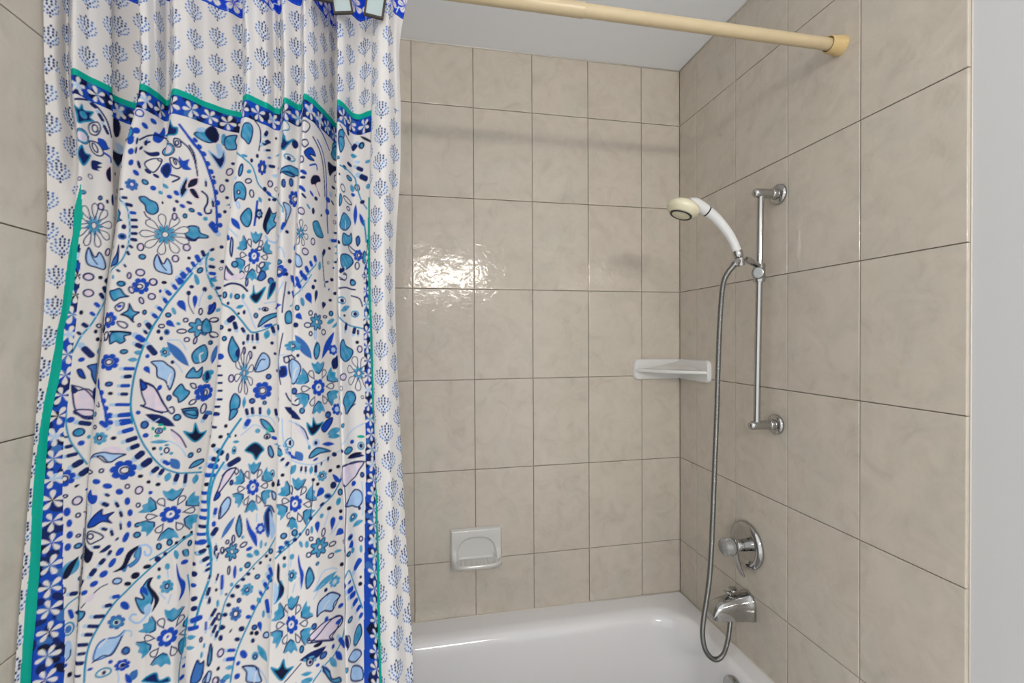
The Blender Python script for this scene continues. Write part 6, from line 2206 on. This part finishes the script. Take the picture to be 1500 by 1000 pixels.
# 6. build the cloth: one part per sewn piece, all on the same hanging surface
fabric = bpy.data.materials.new('printed_cotton'); fabric.use_nodes = True
_n = fabric.node_tree; _b = _n.nodes['Principled BSDF']
_a = _n.nodes.new('ShaderNodeAttribute'); _a.attribute_name = 'print'
_n.links.new(_a.outputs['Color'], _b.inputs['Base Color'])
_b.inputs['Roughness'].default_value = .72; _b.inputs['Specular IOR Level'].default_value = .25
_tr = _n.nodes.new('ShaderNodeBsdfTranslucent'); _mx = _n.nodes.new('ShaderNodeMixShader'); _mx.inputs[0].default_value = .42
_n.links.new(_a.outputs['Color'], _tr.inputs['Color'])
_n.links.new(_b.outputs[0], _mx.inputs[1]); _n.links.new(_tr.outputs[0], _mx.inputs[2])
_n.links.new(_mx.outputs[0], _n.nodes['Material Output'].inputs['Surface'])
_g = _n.nodes.new('ShaderNodeNewGeometry'); _w = _n.nodes.new('ShaderNodeTexNoise'); _w.inputs['Scale'].default_value = 420; _w.inputs['Detail'].default_value = 1
_p = _n.nodes.new('ShaderNodeBump'); _p.inputs['Strength'].default_value = .08; _p.inputs['Distance'].default_value = .001
_n.links.new(_g.outputs['Position'], _w.inputs['Vector']); _n.links.new(_w.outputs['Fac'], _p.inputs['Height']); _n.links.new(_p.outputs['Normal'], _b.inputs['Normal'])

curtain = empty('shower_curtain', (-.30, .80, -1.20), 'white cotton shower curtain with blue paisley print and teal piping', 'shower curtain')
base = Vector(curtain.location)
VID = np.arange(NR * NC).reshape(NR, NC)
PZ = np.broadcast_to(Z[:, None], (NR, NC))
ALLV = np.stack([PX - base.x, PY - base.y, PZ - base.z], -1).reshape(-1, 3).astype(np.float32)
ALLC = np.concatenate([np.clip(ALB, 0, 1), np.ones((NR, NC, 1))], -1).reshape(-1, 4).astype(np.float32)
QUAD = np.stack([VID[1:, :-1], VID[1:, 1:], VID[:-1, 1:], VID[:-1, :-1]], -1).reshape(-1, 4)
FREG = REG[:-1, :-1].reshape(-1)
def cloth(name, reg, label=None):
    q = QUAD[FREG == reg]
    if not len(q): return None
    ids, inv = np.unique(q, return_inverse=True)
    me = bpy.data.meshes.new(name)
    me.vertices.add(len(ids)); me.vertices.foreach_set('co', ALLV[ids].ravel())
    me.loops.add(len(q) * 4); me.loops.foreach_set('vertex_index', inv.ravel().astype(np.int32))
    me.polygons.add(len(q)); me.polygons.foreach_set('loop_start', np.arange(0, len(q) * 4, 4, dtype=np.int32))
    me.polygons.foreach_set('use_smooth', np.ones(len(q), bool))
    at = me.color_attributes.new('print', 'FLOAT_COLOR', 'POINT'); at.data.foreach_set('color', ALLC[ids].ravel())
    me.materials.append(fabric); me.update(calc_edges=True)
    o = bpy.data.objects.new(name, me); COL.objects.link(o); o.parent = curtain
    if label: o['label'] = label
    return o
cloth('center_panel', 0, 'white panel printed with blue paisleys and flowers')
cloth('upper_panel', 1, 'white upper panel printed with dotted blue fans')
cloth('side_strip', 2, 'white left strip printed with dotted fans')
cloth('side_strip', 3, 'white right strip printed with dotted fans')
cloth('flower_band', 4, 'blue band of white flowers along the left')
cloth('flower_band', 5, 'blue band of white flowers along the right')
cloth('flower_band', 6, 'blue band of white flowers across the top')
for q in (7, 8, 9): cloth('teal_piping', q, 'teal piping')
cloth('header_band', 10, 'royal blue header with white blossoms')

# ------------------------------------------------------------------ curtain hooks with square silver plates
def plate_hook(x, y, zb, tilt, label):
    root = empty('curtain_hook', (x, y, zb), label, 'curtain hook', 'plate curtain hooks on the rod')
    R = Matrix.Rotation(math.radians(tilt), 3, 'Y')
    def tr(vs): return [Vector((x, y, zb)) + R @ Vector(v) for v in vs]
    hw, hh = .0165, .046
    outer = rrect(-hw, hw, 0, hh, .002, 3); inner = rrect(-hw + .0032, hw - .0032, .0036, hh - .0036, .001, 3)
    L = [[(a, -.000, b) for a, b in outer], [(a, -.0045, b) for a, b in outer], [(a, -.0052, b) for a, b in rrect(-hw + .0008, hw - .0008, .0008, hh - .0008, .0015, 3)],
         [(a, -.0050, b) for a, b in inner], [(a, -.0030, b) for a, b in inner]]
    v, f = loft(L, True, False)
    put('plate_frame', tr(v), f, M_BRONZE, root, smooth=False)
    v, f = loft([[(a, -.0012, b) for a, b in inner], [(a, -.0036, b) for a, b in inner]])
    put('silver_plate', tr(v), f, M_MIRROR, root, smooth=False)
    # wire: from the back of the plate up and over the rod
    pts = [Vector((x, y + .001, zb + .030)), Vector((x, y + .002, zb + .048))]
    for k in range(13):
        a = math.radians(205 - 22 * k)
        pts.append(Vector((x, RY + .0195 * math.cos(a), RZ + .0195 * math.sin(a))))
    v, f = tube(spline(pts, 3), .0014, 8)
    put('wire', v, f, M_BRONZE, root)
plate_hook(-.1600, .8360, .5690, 4, 'small square plate curtain hook at the frame top, leftmost of the three')
plate_hook(-.1265, .8425, .5560, -9, 'dark framed silver plate curtain hook, middle one of the three')
plate_hook(-.0775, .8420, .5560, 8, 'dark framed silver plate curtain hook nearest the right edge of curtain')

# ------------------------------------------------------------------ lift the whole layout so that the floor is at z = 0
for _o in list(SC.objects):
    if _o.parent is None:
        _o.location.z -= FLOOR
